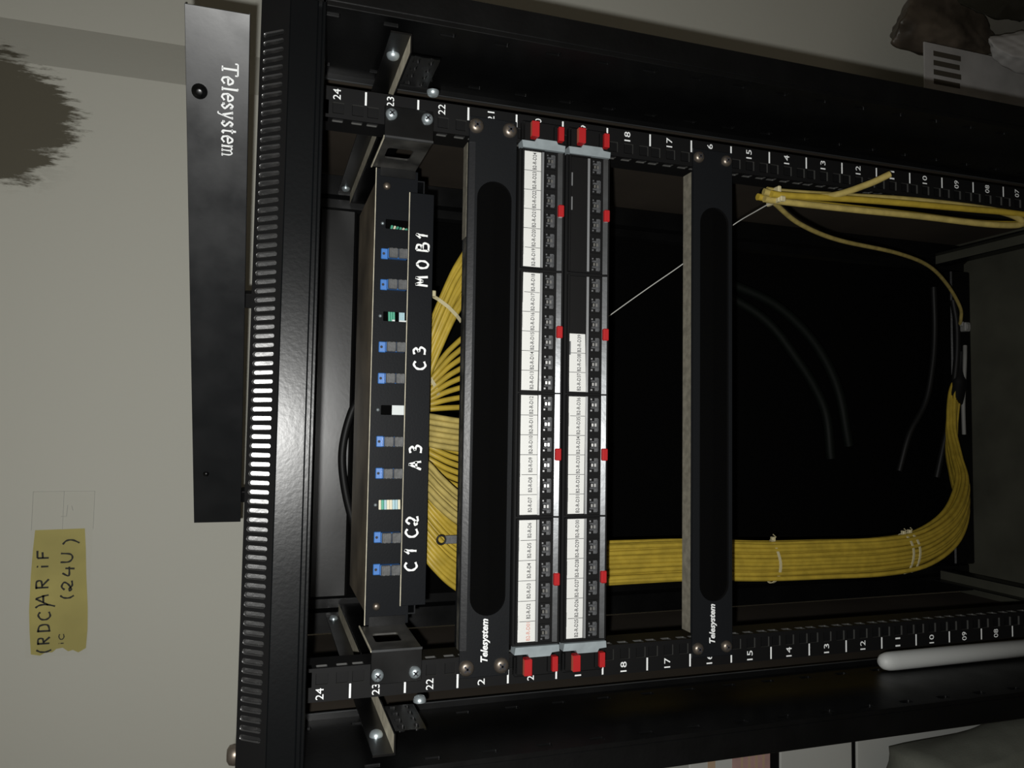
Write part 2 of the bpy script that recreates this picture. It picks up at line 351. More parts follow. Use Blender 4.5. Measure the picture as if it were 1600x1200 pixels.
SERIF = {
 'T': ([[(.5, 0), (.5, 1)], [(0, 1), (1, 1)], [(0, 1), (0, .82)], [(1, 1), (1, .82)], [(.28, 0), (.72, 0)]], 0.95),
 'e': ([[(.08, .38), (.95, .38), (.8, .62), (.45, .68), (.08, .4), (.15, .08), (.5, -.02), (.92, .14)]], 0.62),
 'l': ([[(.5, 0), (.5, 1.02)], [(.2, .98), (.5, 1.02)], [(.15, 0), (.85, 0)]], 0.42),
 's': ([[(.85, .52), (.5, .68), (.15, .52), (.5, .34), (.88, .17), (.5, -.02), (.1, .14)], [(.85, .66), (.85, .5)], [(.1, .0), (.1, .16)]], 0.52),
 'y': ([[(.15, .66), (.52, .02)], [(.88, .66), (.45, -.2), (.15, -.28)], [(0, .66), (.34, .66)], [(.68, .66), (1, .66)]], 0.66),
 't': ([[(.4, .92), (.4, .15), (.6, 0), (.9, .1)], [(.05, .66), (.85, .66)]], 0.45),
 'm': ([[(.12, 0), (.12, .66)], [(.12, .5), (.3, .66), (.48, .5), (.48, 0)], [(.48, .5), (.68, .66), (.86, .5), (.86, 0)], [(0, .66), (.12, .66)], [(0, 0), (.24, 0)], [(.36, 0), (.6, 0)], [(.75, 0), (1, 0)]], 1.0),
}
UX, UZ = Vector((1, 0, 0)), Vector((0, 0, 1))
U = 0.04445

# ================================================================== THE ROOM
FLZ = -0.31
b = MB()
b.add([(-2.2, .62, FLZ), (.49, .62, FLZ), (.575, .67, FLZ), (2.4, .67, FLZ), (-2.2, .62, 2.6), (.49, .62, 2.6), (.575, .67, 2.6), (2.4, .67, 2.6)], [(0, 1, 5, 4), (1, 2, 6, 5), (2, 3, 7, 6)])
o = b.build('wall_back', 'wall'); o['kind'] = 'structure'; o['label'] = 'off white plaster wall behind the rack with a dark damp stain'
for nm, a_ in (('wall_left', (-2.25, -2.2, -2.4, .62, FLZ, 2.6)), ('wall_right', (2.4, 2.45, -2.4, .67, FLZ, 2.6)), ('ceiling', (-2.2, 2.4, -2.4, .67, 2.6, 2.65))):
    b = MB(); b.box(*a_); o = b.build(nm, 'wall'); o['kind'] = 'structure'; o['label'] = 'plain off white plaster ' + nm.split('_')[0] + ' of the small room'
b = MB(); b.box(-2.2, 2.4, -2.4, .7, FLZ - .05, FLZ)
o = b.build('floor', 'floor'); o['kind'] = 'structure'; o['label'] = 'dusty grey concrete floor'

# ================================================================== SERVER RACK
rack = thing('server_rack', (0, 0.14, FLZ), 'black open front equipment rack with slotted top edge and numbered rails', 'rack')
RZ0, RZ1 = -0.06, 1.1065
# --- top header with its row of slots
b = MB()
prof = [(-.055, 1.1065), (-.0625, 1.1065), (-.0625, 1.0870), (-.0795, 1.0870), (-.0800, 1.0862), (-.0800, 1.0680), (-.0795, 1.0670), (-.0760, 1.0668), (-.0760, 1.0645), (-.0795, 1.0643), (-.0800, 1.0636), (-.0800, 1.0622), (-.0792, 1.0616), (-.0600, 1.0610), (-.0600, 1.0800), (-.0550, 1.0850)]
b.prism(prof, 0, -.2999, .2999, 0)
b.build('header', ['header'], rack)
b = MB()
A0 = Vector((0, -.0795, 1.0870)); A1 = Vector((0, -.0640, 1.1066)); vdir = (A1 - A0); hl = vdir.length; vdir.normalize()
pitch = 0.00646; x0 = -.2493
slot = rrect(.0020, .0089, .0019, 4)
b.quad(A0 + UX * -.2999, A0 + UX * x0, A1 + UX * x0, A1 + UX * -.2999); xe = x0 + 78 * pitch; b.quad(A0 + UX * xe, A0 + UX * .2999, A1 + UX * .2999, A1 + UX * xe)
for i in range(78):
    xa = x0 + i * pitch
    b.holed(A0, UX, vdir, (xa, xa + pitch, 0, hl), shift(slot, xa + pitch / 2, hl * .53), depth=0.0014, rim=0.26, mrim=1)
M['rim'] = mat('glint_slot_rim', (0.10, 0.10, 0.10), 0.32, metal=0.7)  # paler metal tone strengthens the glints along the slot rims
b.build('slotted_strip', ['matte', 'rim'], rack, 'matte bevelled strip pierced by a row of upright slots')
b = MB(); b.box(-.27, .27, -.0632, -.0626, 1.0875, 1.1060); b.build('slot_backing', ['gloss'], rack, 'bright metal backing seen through the slots')
# --- roof, base, side panels, rear
b = MB(); b.box(-.30, .30, -.0625, .375, 1.1045, 1.1065, c=.0006); b.build('roof_panel', 'powder', rack)
b = MB(); b.box(-.295, .295, -.075, .37, -.034, -.030); b.build('base_plate', 'base', rack, 'dusty base plate')
b = MB(); b.box(-.30, .30, -.08, -.055, RZ0, .0, c=.0015); b.build('bottom_sill', 'powder', rack)
for sx in (-1, 1):
    b = MB(); b.box(sx * .2955, sx * .3, .037, .372, RZ0, 1.1045); b.build('side_panel', 'side', rack, 'thin side panel with brownish dust inside')
for sx in (-1, 1):
    for sy in (-.04, .33):
        b = MB(); b.lathe([(0, FLZ + .001), (.018, FLZ + .001), (.018, FLZ + .012), (.012, FLZ + .018), (.012, RZ0 + .001), (0, RZ0 + .001)], (sx * .27, sy, 0), (0, 0, 1), 12); b.build('stand_leg', 'matte', rack)
# --- front posts with two rows of small slots in their inner faces
PIN = .277
for sx in (-1, 1):
    b = MB()
    b.box(sx * .2785, sx * .30, -.0800, .037, RZ0, 1.1045, c=.001)
    uu = Vector((0, -1, 0)) if sx > 0 else Vector((0, 1, 0)); o_ = (sx * PIN, 0, 0)
    segs = [(-.080, -.072, 0), (-.072, -.057, 1), (-.057, .011, 0), (.011, .026, 1), (.026, .037, 0)]
    for ya, yb, hole in segs:
        if not hole: b.quad((sx * PIN, ya, RZ0), (sx * PIN, yb, RZ0), (sx * PIN, yb, 1.085), (sx * PIN, ya, 1.085))
        else:
            for k in range(-1, 24):
                za, zb = k * U + .012, (k + 1) * U + .012
                cy = (ya + yb) / 2; h = rrect(.0032, .0062, .001, 4)
                if sx > 0: b.holed(o_, uu, UZ, (-yb, -ya, za, min(zb, 1.085)), shift(h, -cy, (za + zb) / 2), depth=.0014, mi=0, mrim=1)
                else: b.holed(o_, uu, UZ, (ya, yb, za, min(zb, 1.085)), shift(h, cy, (za + zb) / 2), depth=.0014, mi=0, mrim=1)
    b.quad((sx * PIN, -.08, RZ0), (sx * .2785, -.08, RZ0), (sx * .2785, -.08, 1.085), (sx * PIN, -.08, 1.085)); b.quad((sx * PIN, .037, RZ0), (sx * .2785, .037, RZ0), (sx * .2785, .037, 1.085), (sx * PIN, .037, 1.085))
    # folded corner ridge and rear fold
    b.box(sx * .2745, sx * .2785, -.0806, -.0792, RZ0, 1.0615, c=.0004)
    b.box(sx * .2722, sx * .2770, .0350, .0362, RZ0, 1.1045, 1); b.box(sx * .2714, sx * .2722, .0346, .0366, RZ0, 1.1045, 2, c=.0003)
    b.build('front_post', ['powder', 'smooth', 'trim'], rack)
# --- rear posts, rear header, rear door
for sx in (-1, 1):
    b = MB(); b.prism([(sx * .287, .345), (sx * .262, .345), (sx * .258, .352), (sx * .247, .352), (sx * .243, .356), (sx * .243, .372), (sx * .287, .372)], 2, RZ0, 1.1045)
    b.build('rear_post', 'smooth', rack)
b = MB()
b.prism([(.352, 1.1040), (.352, 1.036), (.349, 1.033), (.349, .992), (.351, .989), (.358, .989), (.358, 1.1040)], 0, -.243, .243); b.build('rear_header', 'rearheader', rack, 'glossy black rear header reflecting the flash')
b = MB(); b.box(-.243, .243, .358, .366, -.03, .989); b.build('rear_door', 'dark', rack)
b = MB(); b.box(-.243, .243, .340, .372, -.03, .012, c=.002); b.build('rear_sill', 'powder', rack)
# --- top edge side beams
for sx in (-1, 1):
    b = MB(); b.prism([(sx * .2955, 1.1045), (sx * .262, 1.1045), (sx * .262, 1.082), (sx * .268, 1.078), (sx * .268, 1.062), (sx * .2955, 1.058)], 1, .037, .345); b.build('top_side_beam', 'smooth', rack)
# --- depth bars (folded, dusty ledge on the fold), screws on them
def bolt_head(b, c, ax, r=.0055, h=.004, mi=0, mslot=None):
    b.lathe([(0, h), (r * .45, h * .98), (r * .8, h * .75), (r, h * .3), (r, 0), (r * 1.0, -.0005)], c, ax, 16, mi)
    if mslot is not None:
        a = Vector(ax).normalized(); u = Vector((.7, 0, .71)); u = (u - a * u.dot(a)).normalized(); w_ = a.cross(u); c = Vector(c) + a * (h * .80)
        for p, q in ((u, w_), (w_, u)):
            vs = [c + p * (i * r * .52) + q * (j * r * .12) + a * (k * h * .24) for i in (-1, 1) for j in (-1, 1) for k in (0, 1)]
            b.add(vs, [(0, 1, 3, 2), (4, 6, 7, 5), (0, 4, 5, 1), (2, 3, 7, 6), (0, 2, 6, 4), (1, 5, 7, 3)], mslot)
for zf, up in ((.999, 1), (.040, 0)):
    for sx in (-1, 1):
        b = MB()
        b.box(sx * .2650, sx * .2665, -.076, .344, zf, zf + .0150)
        b.box(sx * .2518, sx * .2665, -.076, .344, zf - .0012, zf, top=1)
        if up:
            y = -.076
            o_ = (sx * .2505, 0, 0); uu = Vector((0, -1, 0)) if sx > 0 else Vector((0, 1, 0))
            for k in range(8):
                ya, yb = -.074 + k * .0512, -.074 + (k + 1) * .0512
                if ya > .33: break
                if k in (0,):
                    for j in range(4):
                        yc, yd = ya + j * .0128, ya + (j + 1) * .0128; h = rrect(.0042, .0016, .001, 4)
                        r_ = (-yd, -yc, zf - .024, zf - .012); b.holed(o_, uu, UZ, r_ if sx > 0 else (yc, yd, zf - .024, zf - .012), shift(h, (-1 if sx > 0 else 1) * (yc + yd) / 2, zf - .018), depth=.0013)
                        r2 = (-yd, -yc, zf - .012, zf - .0012); b.holed(o_, uu, UZ, r2 if sx > 0 else (yc, yd, zf - .012, zf - .0012), shift(rrect(.0042, .0026, .001, 4), (-1 if sx > 0 else 1) * (yc + yd) / 2, zf - .0066), depth=.0013)
                elif k != 1: b.box(sx * .2505, sx * .2518, ya, min(yb, .344), zf - .024, zf - .0012)
                else: b.box(sx * .2505, sx * .2518, ya + .028, yb, zf - .024, zf - .0012)
            b.quad((sx * .2518, -.074, zf - .024), (sx * .2518, -.0228, zf - .024), (sx * .2518, -.0228, zf - .0012), (sx * .2518, -.074, zf - .0012))
        else: b.box(sx * .2505, sx * .2518, .034, .344, zf - .024, zf - .0012)
        bar = b.build('depth_bar', ['smooth', 'dust3' if up else 'base'], rack, 'folded depth bar with grey dust on its ledge')
        if up:
            for x_, y, dz in ((.2650, -.042, .0078), (.2650, .322, .0078), (.2505, -.018, -.030)):
                s_ = MB(); bolt_head(s_, (sx * x_, y, zf + dz), (-sx, 0, 0), .0052, .0045); s_.build('screw', 'zinc', bar, 'bright zinc screw')
# --- mounting rails: square holes, printed unit numbers and tick marks
RZA, RZB = -.028, 1.0600
for sx in (-1, 1):
    b = MB(); X = lambda a: sx * a
    zs = []
    for n in range(24):
        for d in (.00635, .022225, .0381): zs.append(n * U + d)
    bounds = [RZA] + [(zs[i] + zs[i + 1]) / 2 for i in range(len(zs) - 1)] + [RZB]
    sq = rrect(.00475, .00475, .0006, 4)
    u_ = Vector((1, 0, 0))
    xi, xo = (.2268, .2386)
    b.quad((X(.2240), 0, RZA), (X(xi), 0, RZA), (X(xi), 0, RZB), (X(.2240), 0, RZB)); b.quad((X(xo), 0, RZA), (X(.2503), 0, RZA), (X(.2503), 0, RZB), (X(xo), 0, RZB))
    for i, z in enumerate(zs):
        ra = (min(X(xi), X(xo)), max(X(xi), X(xo)), bounds[i], bounds[i + 1])
        b.holed((0, 0, 0), u_, UZ, ra, shift(sq, X(.2326), z), depth=.0020, mrim=1)
    # inner return with a notch beside every hole, outer return, back flange
    uu = Vector((0, -1, 0)) if sx > 0 else Vector((0, 1, 0)); nt_ = rrect(.0035, .0045, .001, 4)
    b.quad((X(.2240), 0, RZA), (X(.2240), .001, RZA), (X(.2240), .001, RZB), (X(.2240), 0, RZB))
    for i, z in enumerate(zs):
        r_ = (-.010, -.001, bounds[i], bounds[i + 1]) if sx > 0 else (.001, .010, bounds[i], bounds[i + 1])
        b.holed((X(.2240), 0, 0), uu, UZ, r_, shift(nt_, (-.0055 if sx > 0 else .0055), z), depth=.0015, mrim=1)
    b.quad((X(.2240), .010, RZA), (X(.2240), .030, RZA), (X(.2240), .030, RZB), (X(.2240), .010, RZB))
    b.quad((X(.2503), 0, RZA), (X(.2503), .022, RZA), (X(.2503), .022, RZB), (X(.2503), 0, RZB))
    b.quad((X(.2240), .0022, RZA), (X(.2278), .0022, RZA), (X(.2278), .0022, RZB), (X(.2240), .0022, RZB))
    b.quad((X(.2240), .0120, RZA), (X(.2503), .0120, RZA), (X(.2503), .0120, RZB), (X(.2240), .0120, RZB))
    rail = b.build('mounting_rail', ['matte', 'holeedge'], rack, 'mounting rail with square holes and white unit numbers', flip=False)
    yy = -.0004
    for n in range(1, 24):
        z = n * U; xa, xb = sorted((X(.2378), X(.2492))); t = MB(); t.quad((xa, yy, z - .0008), (xb, yy, z - .0008), (xb, yy, z + .0008), (xa, yy, z + .0008)); t.build('tick_mark', 'white', rail, 'white tick mark', flip=False)
    for n in range(1, 25):
        z = (n - .5) * U; c_ = X(.2440); t = MB(); write(t, '%02d' % n, (c_ - .0045, yy, z - .0031 + .0016), (.0090, 0, 0), (0, 0, .0062), bold=.004); t.build('unit_number', 'white', rail, 'white printed unit number', flip=False)
# rail feet
for sx in (-1, 1):
    b = MB(); b.box(sx * .224, sx * .285, .001, .02, -.0305, -.024); b.box(sx * .224, sx * .285, .004, .022, 1.060, 1.1046); b.build('rail_bracket', 'powder', rack)
# roof bolt
b = MB(); b.lathe([(0, .007), (.004, .0068), (.0068, .005), (.0075, .002), (.0075, 0)], (-.2720, -.03, 1.1064), (0, 0, 1), 16); b.build('roof_bolt', 'nickel', rack, 'domed grey bolt head on the roof corner')

# ================================================================== FIBRE PATCH PANEL (units 22 to 23)
FY = .078
odf = thing('fibre_patch_panel', (0, FY, .962), 'recessed black fibre panel with blue adapters and handwritten white marks', 'fibre panel')
b = MB(); hole = rrect(.0045, .0118, .0008, 4); px = .02928; xs = [.1600 - i * px for i in range(12)]; zc = .9800
xl = xs[-1] - px / 2; xr = xs[0] + px / 2; ZB, ZT = .962, 1.0015
b.quad((-.2125, FY, ZB), (xl, FY, ZB), (xl, FY, ZT), (-.2125, FY, ZT)); b.quad((xr, FY, ZB), (.2125, FY, ZB), (.2125, FY, ZT), (xr, FY, ZT))
for x in xs: b.holed((0, FY, 0), UX, UZ, (x - px / 2, x + px / 2, ZB, ZT), shift(hole, x, zc), depth=.0015)
b.box(-.2125, .2125, FY - .0003, FY + .0022, ZT, ZT + .0006, 1)
b.build('face_plate', ['fibre', 'dust3'], odf, flip=False)
b = MB()
zt = .9995; b.box(-.205, .205, FY + .0016, .226, zt - .0012, zt, 0, top=1); b.box(-.205, .205, FY + .0016, .226, .955, .9562); b.box(-.205, -.2038, FY + .0016, .226, .9562, zt - .0012); b.box(.2038, .205, FY + .0016, .226, .9562, zt - .0012); b.box(-.205, .205, .2248, .226, .9562, zt - .0012)
b.build('tray_body', ['panel', 'dust2'], odf, 'tray with thin brown dust on top')
# front lip with the handwriting
LY = .0700
b = MB(); b.box(-.195, .190, LY, LY + .0012, .9475, .9705, c=.0003); b.box(-.195, .190, LY + .0012, FY, .9475, .9487); b.box(-.195, .190, LY - .0003, LY + .0022, .9706, .9712, 1)
lip = b.build('marking_strip', ['fibre', 'dust3'], odf, 'black strip with white handwritten marks')
for word in ((('C', -.1635, .9565), ('1', -.1495, .9570)), (('C', -.1330, .9565), ('2', -.1215, .9560)), (('A', -.0705, .9545), ('3', -.0560, .9545)), (('C', .0225, .9525), ('3', .0360, .9530)), (('M', .1020, .9520), ('0', .1180, .9520)), (('B', .1340, .9520), ('1', .1455, .9530))):
    t = MB()
    for ch, xa, z in word:
        w_, h = (.0085, .0115) if ch in 'ABM' else (.0082, .0110)
        for st in HAND[ch]: stroke(t, st, (xa, LY - .0005, z), (w_, 0, 0), (0, 0, h), .0019)
    t.build('handwriting', 'marker', lip, 'white paint marker letters', flip=False)
# adapters: blue body with grey dust cap
kinds = {0: 'bits', 3: 'fib', 6: 'plate', 9: 'fib2'}
proto = None
for i, x in enumerate(xs):
    if i in kinds: continue
    if proto is None:
        b = MB(); b.box(-.0046, .0046, -.0078, -.0004, -.0086, .0100, 0, c=.0005); b.box(-.0050, .0050, -.0030, -.0004, .0090, .0156, 0, c=.0006)
        b.lathe([(.0013, .0032), (0, .0032)], (0, -.0001, .0132), (0, -1, 0), 10, 1)
        me_a = b.build('adapter', ['blue', 'ink']).data
        b = MB(); b.box(-.0047, .0047, -.0106, -.0077, -.0086, .0002, 0, c=.0007); b.box(-.0047, .0047, -.0104, -.0077, .0005, .0094, 0, c=.0007)
        for q in (-.0070, -.0030, .0025, .0062): b.box(-.0044, .0044, -.0110, -.0080, q, q + .0012, 0)
        me_c = b.build('dust_cap', 'cap').data
        for o in list(COL.objects):
            if o.name in ('adapter', 'dust_cap'): bpy.data.objects.remove(o)
        proto = 1
    a = link('adapter', me_a, odf, 'blue duplex adapter'); a.location = Vector((x, FY, zc)) - Vector(odf.location)
    c = link('dust_cap', me_c, a, 'grey dust cap')
for i, k in kinds.items():
    x = xs[i]; b = MB(); yb = FY + .006
    if k == 'fib2':
        for j, mi in enumerate((2, 0, 1, 2, 2, 1, 1, 2)): b.tube([(x - .0075, yb + .001 * (j % 2), zc + .0095 - j * .0026), (x + .008, yb + .001 * (j % 2), zc + .0100 - j * .0026)], .00155, 6, mi)
    elif k == 'fib':
        for j in range(3): b.tube([(x - .006, yb, zc + .0050 - j * .0022), (x + .007, yb, zc + .0055 - j * .0022)], .0012, 6, 0)
        for j in range(3): b.tube([(x - .006, yb, zc - .0050 - j * .0018), (x + .007, yb, zc - .0048 - j * .0018)], .0011, 6, 1)
        b.box(x - .0042, x - .0028, yb - .004, yb - .003, zc - .0105, zc - .0035, 3); b.box(x - .0040, x - .0026, yb - .004, yb - .003, zc + .0005, zc + .003, 3)
    elif k == 'plate': b.box(x - .0075, x + .008, yb, yb + .002, zc - .012, zc + .0005, 3)
    else:
        for j in range(7): b.tube([(x - .0045 + .0006 * (j % 3), yb - .003, zc + .006 - j * .0028), (x - .0005 - .0004 * j, yb - .002, zc + .005 - j * .0028)], .0012, 6, (0, 2, 0, 0, 2, 0, 3)[j])
    b.box(x - .010, x + .010, yb + .0155, yb + .016, zc - .014, zc + .014, 4)
    b.build({'fib': 'fibre_sleeve', 'fib2': 'fibre_sleeve', 'plate': 'splice_plate', 'bits': 'fibre_sleeve'}[k], ['fibre_g', 'fibre_b', 'fibre_w', 'pearl', 'dark'], odf, 'fibre sleeves showing through an open slot' if k != 'plate' else 'pale plate showing through an open slot')
    s_ = MB(); s_.lathe([(0, .0012), (.0013, .0009), (.0016, 0)], (x, FY - .0001, zc + .0146), (0, -1, 0), 10); s_.build('rivet', 'zinc', odf)
# ears: side walls with a window running forward to the rails
for sx in (-1, 1):
    b = MB(); Xs = .2135
    uu = Vector((0, -1, 0)) if sx > 0 else Vector((0, 1, 0)); za, zb = .9645, 1.0065
    cy = .038; h = rrect(.0135, .0115, .003, 4)
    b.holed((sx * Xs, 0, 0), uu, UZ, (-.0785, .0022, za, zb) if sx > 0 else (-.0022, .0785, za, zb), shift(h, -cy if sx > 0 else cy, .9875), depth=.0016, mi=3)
    b.quad((sx * (Xs + .0016), -.0022, za), (sx * (Xs + .0016), .0785, za), (sx * (Xs + .0016), .0785, zb), (sx * (Xs + .0016), -.0022, zb)) if False else None
    b.box(sx * Xs, sx * .2400, -.0024, -.0006, za, zb, 0, c=.0004)
    b.box(sx * (Xs - .0010), sx * (Xs + .0004), -.0024, .0785, zb - .0006, zb + .0004, 1)
    b.box(sx * (Xs - .0012), sx * (Xs + .0006), -.0028, -.0014, za, zb, 2)
    b.box(sx * Xs, sx * .205, FY - .001, FY + .0015, za, .998)
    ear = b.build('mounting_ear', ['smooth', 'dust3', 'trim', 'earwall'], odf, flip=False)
    for z in (1.0009, .9702):
        s_ = MB(); bolt_head(s_, (sx * .2326, -.0024, z), (0, -1, 0), .0050, .0042, 0, 1); s_.build('screw', ['zinc', 'ink'], ear, 'bright zinc screw')
    s_ = MB(); bolt_head(s_, (sx * .196, FY, .9915), (0, -1, 0), .0036, .003); s_.build('screw', ['nickel'], odf, 'small dark face plate screw')

# ================================================================== CABLE MANAGEMENT PANELS (units 21 and 16)
M['bend'] = mat('shiny_panel_bend', (0.010, 0.0105, 0.012), 0.37, spec=0.38, bump=0.1, bscale=300)  # paler, shinier bend gives the upper brush panel its lit top margin
def brush_panel(unit, label, seed):
    rnd = random.Random(seed); z0 = (unit - 1) * U; zb, zt = z0 + .0005, z0 + .0435
    t = thing('cable_management_panel', (0, 0, z0), label, 'rack panel', 'pass through panels screwed to the rails')
    b = MB(); yf = -.0022; hz = (zb + zt) / 2 - .0022; sl = rrect(.1880, .0158, .0157, 8)
    zk = zt - (.0056 if unit == 21 else .0004)
    b.holed((0, yf, 0), UX, UZ, (-.2412, .2412, zb, zk), shift(sl, -.0025, hz), depth=.0032, rim=0.0, mi=0, mrim=3)
    for sx in (-1, 1): b.box(sx * .2186, sx * .2412, yf, -.0002, zk, zt)
    b.add([(-.2186, yf, zk), (.2186, yf, zk), (.2186, yf + .0021, zt), (-.2186, yf + .0021, zt)], [(0, 1, 2, 3)], 4 if unit == 21 else 0); b.box(-.2412, .2412, yf, -.0002, zb - .0004, zb, 0)
    for sx in (-1, 1): b.box(sx * .2410, sx * .2416, yf, -.0002, zb, zt)
    # thin worn bevel round the slot, flange along the top (dusty) and the bottom
    b.build('face_plate', ['panel', 'dust', 'smooth', 'matte', 'bend'], t, flip=False)
    b = MB(); n = 40; xs_ = [-.2185 + .437 * i / n for i in range(n + 1)]
    b.box(-.2185, .2185, -.0004, .0150, zt - .0006, zt + .0002, 0)
    vs = []
    for i, x in enumerate(xs_): vs += [(x, -.0001, zt + .0006), (x, (.0150 if unit == 16 else (.006 + .009 * rnd.random() * (1 if x > .10 else .55))), zt + .0005)]
    b.add(vs, [(2 * i, 2 * i + 1, 2 * i + 3, 2 * i + 2) for i in range(n)], 1 if unit == 16 else 2)
    if unit == 21: b.box(.135, .2185, .001, .0140, zt + .0005, zt + .0009, 1)
    b.box(-.2185, .2185, -.0004, .0120, zb, zb + .0008, 0)
    b.build('flange', ['panel', 'dust', M['dust_thin']], t, 'folded top flange under grey dust', flip=False)
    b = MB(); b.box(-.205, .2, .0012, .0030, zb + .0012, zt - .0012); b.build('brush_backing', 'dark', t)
    # bristles: two facing rows, nobody could count them
    b = MB()
    for i in range(420):
        x = -.186 + .367 * i / 419; o_ = rnd.uniform(-.0004, .0004)
        b.add([(x - .0004, -.0004, hz + .0005 + o_), (x + .0004, -.0004, hz + .0005 + o_), (x + .0004 + o_, .0009, zt - .002), (x - .0004 + o_, .0009, zt - .002)], [(0, 1, 2, 3)])
        b.add([(x - .0004, -.0004, hz - .0005 + o_), (x + .0004, -.0004, hz - .0005 + o_), (x + .0004 + o_, .0009, zb + .002), (x - .0004 + o_, .0009, zb + .002)], [(0, 1, 2, 3)])
    o = b.build('brush_bristles', 'dark', t, flip=False); o['kind'] = 'stuff'
    b = MB(); write(b, 'Telesystem', (-.2290, yf - .0004, z0 + .0172), (.0362, 0, 0), (0, 0, .0082), bold=.03, shear=.3); b.build('logo_text', 'white', t, 'white slanted lettering')
    # four screws, each its own part
    for sx in (-1, 1):
        for z in (z0 + .0375, z0 + .0068):
            s_ = MB(); bolt_head(s_, (sx * .2330, yf, z), (0, -1, 0), .0066 if unit == 21 else .0055, .0042, 0, 1); s_.build('screw', ['nickel', 'ink'], t, 'brownish cross head screw')
    return t
M['dust_thin'] = mat('faint_grey_dust', (0.10, 0.095, 0.08), 0.9, spec=0.15, col2=(0.02, 0.02, 0.018), vscale=60)
p21 = brush_panel(21, 'black brush panel with long slot directly above the two patch panels', 3)
p16 = brush_panel(16, 'lone black brush panel with thick dust on top, below the patch panels', 4)

# ================================================================== PATCH PANELS (units 20 and 19)
JX = [d * .0178 for d in (-2.5, -1.5, -.5, .5, 1.5, 2.5)]
MX = [-.1610, -.0534, .0540, .1622]
b = MB()
hole = rrect(.0060, .0040, .0007, 4)
b.holed((0, -.0012, 0), UX, UZ, (-.0074, .0074, -.0052, .0052), hole, depth=.0016, mi=0); b.box(-.0074, .0074, -.0011, .004, .0050, .0052); b.box(-.0074, .0074, -.0011, .004, -.0052, -.0050); b.box(-.0074, -.0072, -.0011, .004, -.0052, .0052); b.box(.0072, .0074, -.0011, .004, -.0052, .0052)
ME_JACK = b.build('jack', 'matte', flip=False).data
b = MB()
b.add([(-.0060, .0008, .0040), (.0060, .0008, .0040), (.0060, -.0006, -.0040), (-.0060, -.0006, -.0040)], [(0, 1, 2, 3)])
for x in (-.0030, .0022): b.box(x - .0004, x + .0012, -.0012, .0002, -.0036, .0034, 0)
b.box(-.0052, .0052, -.0014, 0, -.0040, -.0030, 0)
ME_SHUT = b.build('shutter', 'shutter', flip=False).data
b = MB(); tl = math.tan(math.radians(19.0))
def facet(b, x0, x1, z0, z1, y, mi=0):
    b.add([(x0, y, z1), (x1, y, z1), (x1, y - (z1 - z0) * tl, z0), (x0, y - (z1 - z0) * tl, z0)], [(0, 1, 2, 3)], mi)
    b.add([(x0, y - (z1 - z0) * tl, z0), (x1, y - (z1 - z0) * tl, z0), (x1, y + .001, z0), (x0, y + .001, z0)], [(0, 1, 2, 3)], 1 if mi == 0 else mi)
facet(b, -.0014, .0012, .0010, .0026, -.0012); facet(b, -.0014, .0012, -.0018, -.0003, -.0012)
facet(b, -.0058, -.0044, .0026, .0040, -.0014, 1); facet(b, .0042, .0056, .0026, .0038, -.0012, 1)
ME_TAB = b.build('contact_tab', ['tab', 'shutter'], flip=False).data
for o in list(COL.objects):
    if o.name in ('jack', 'shutter', 'contact_tab'): bpy.data.objects.remove(o)
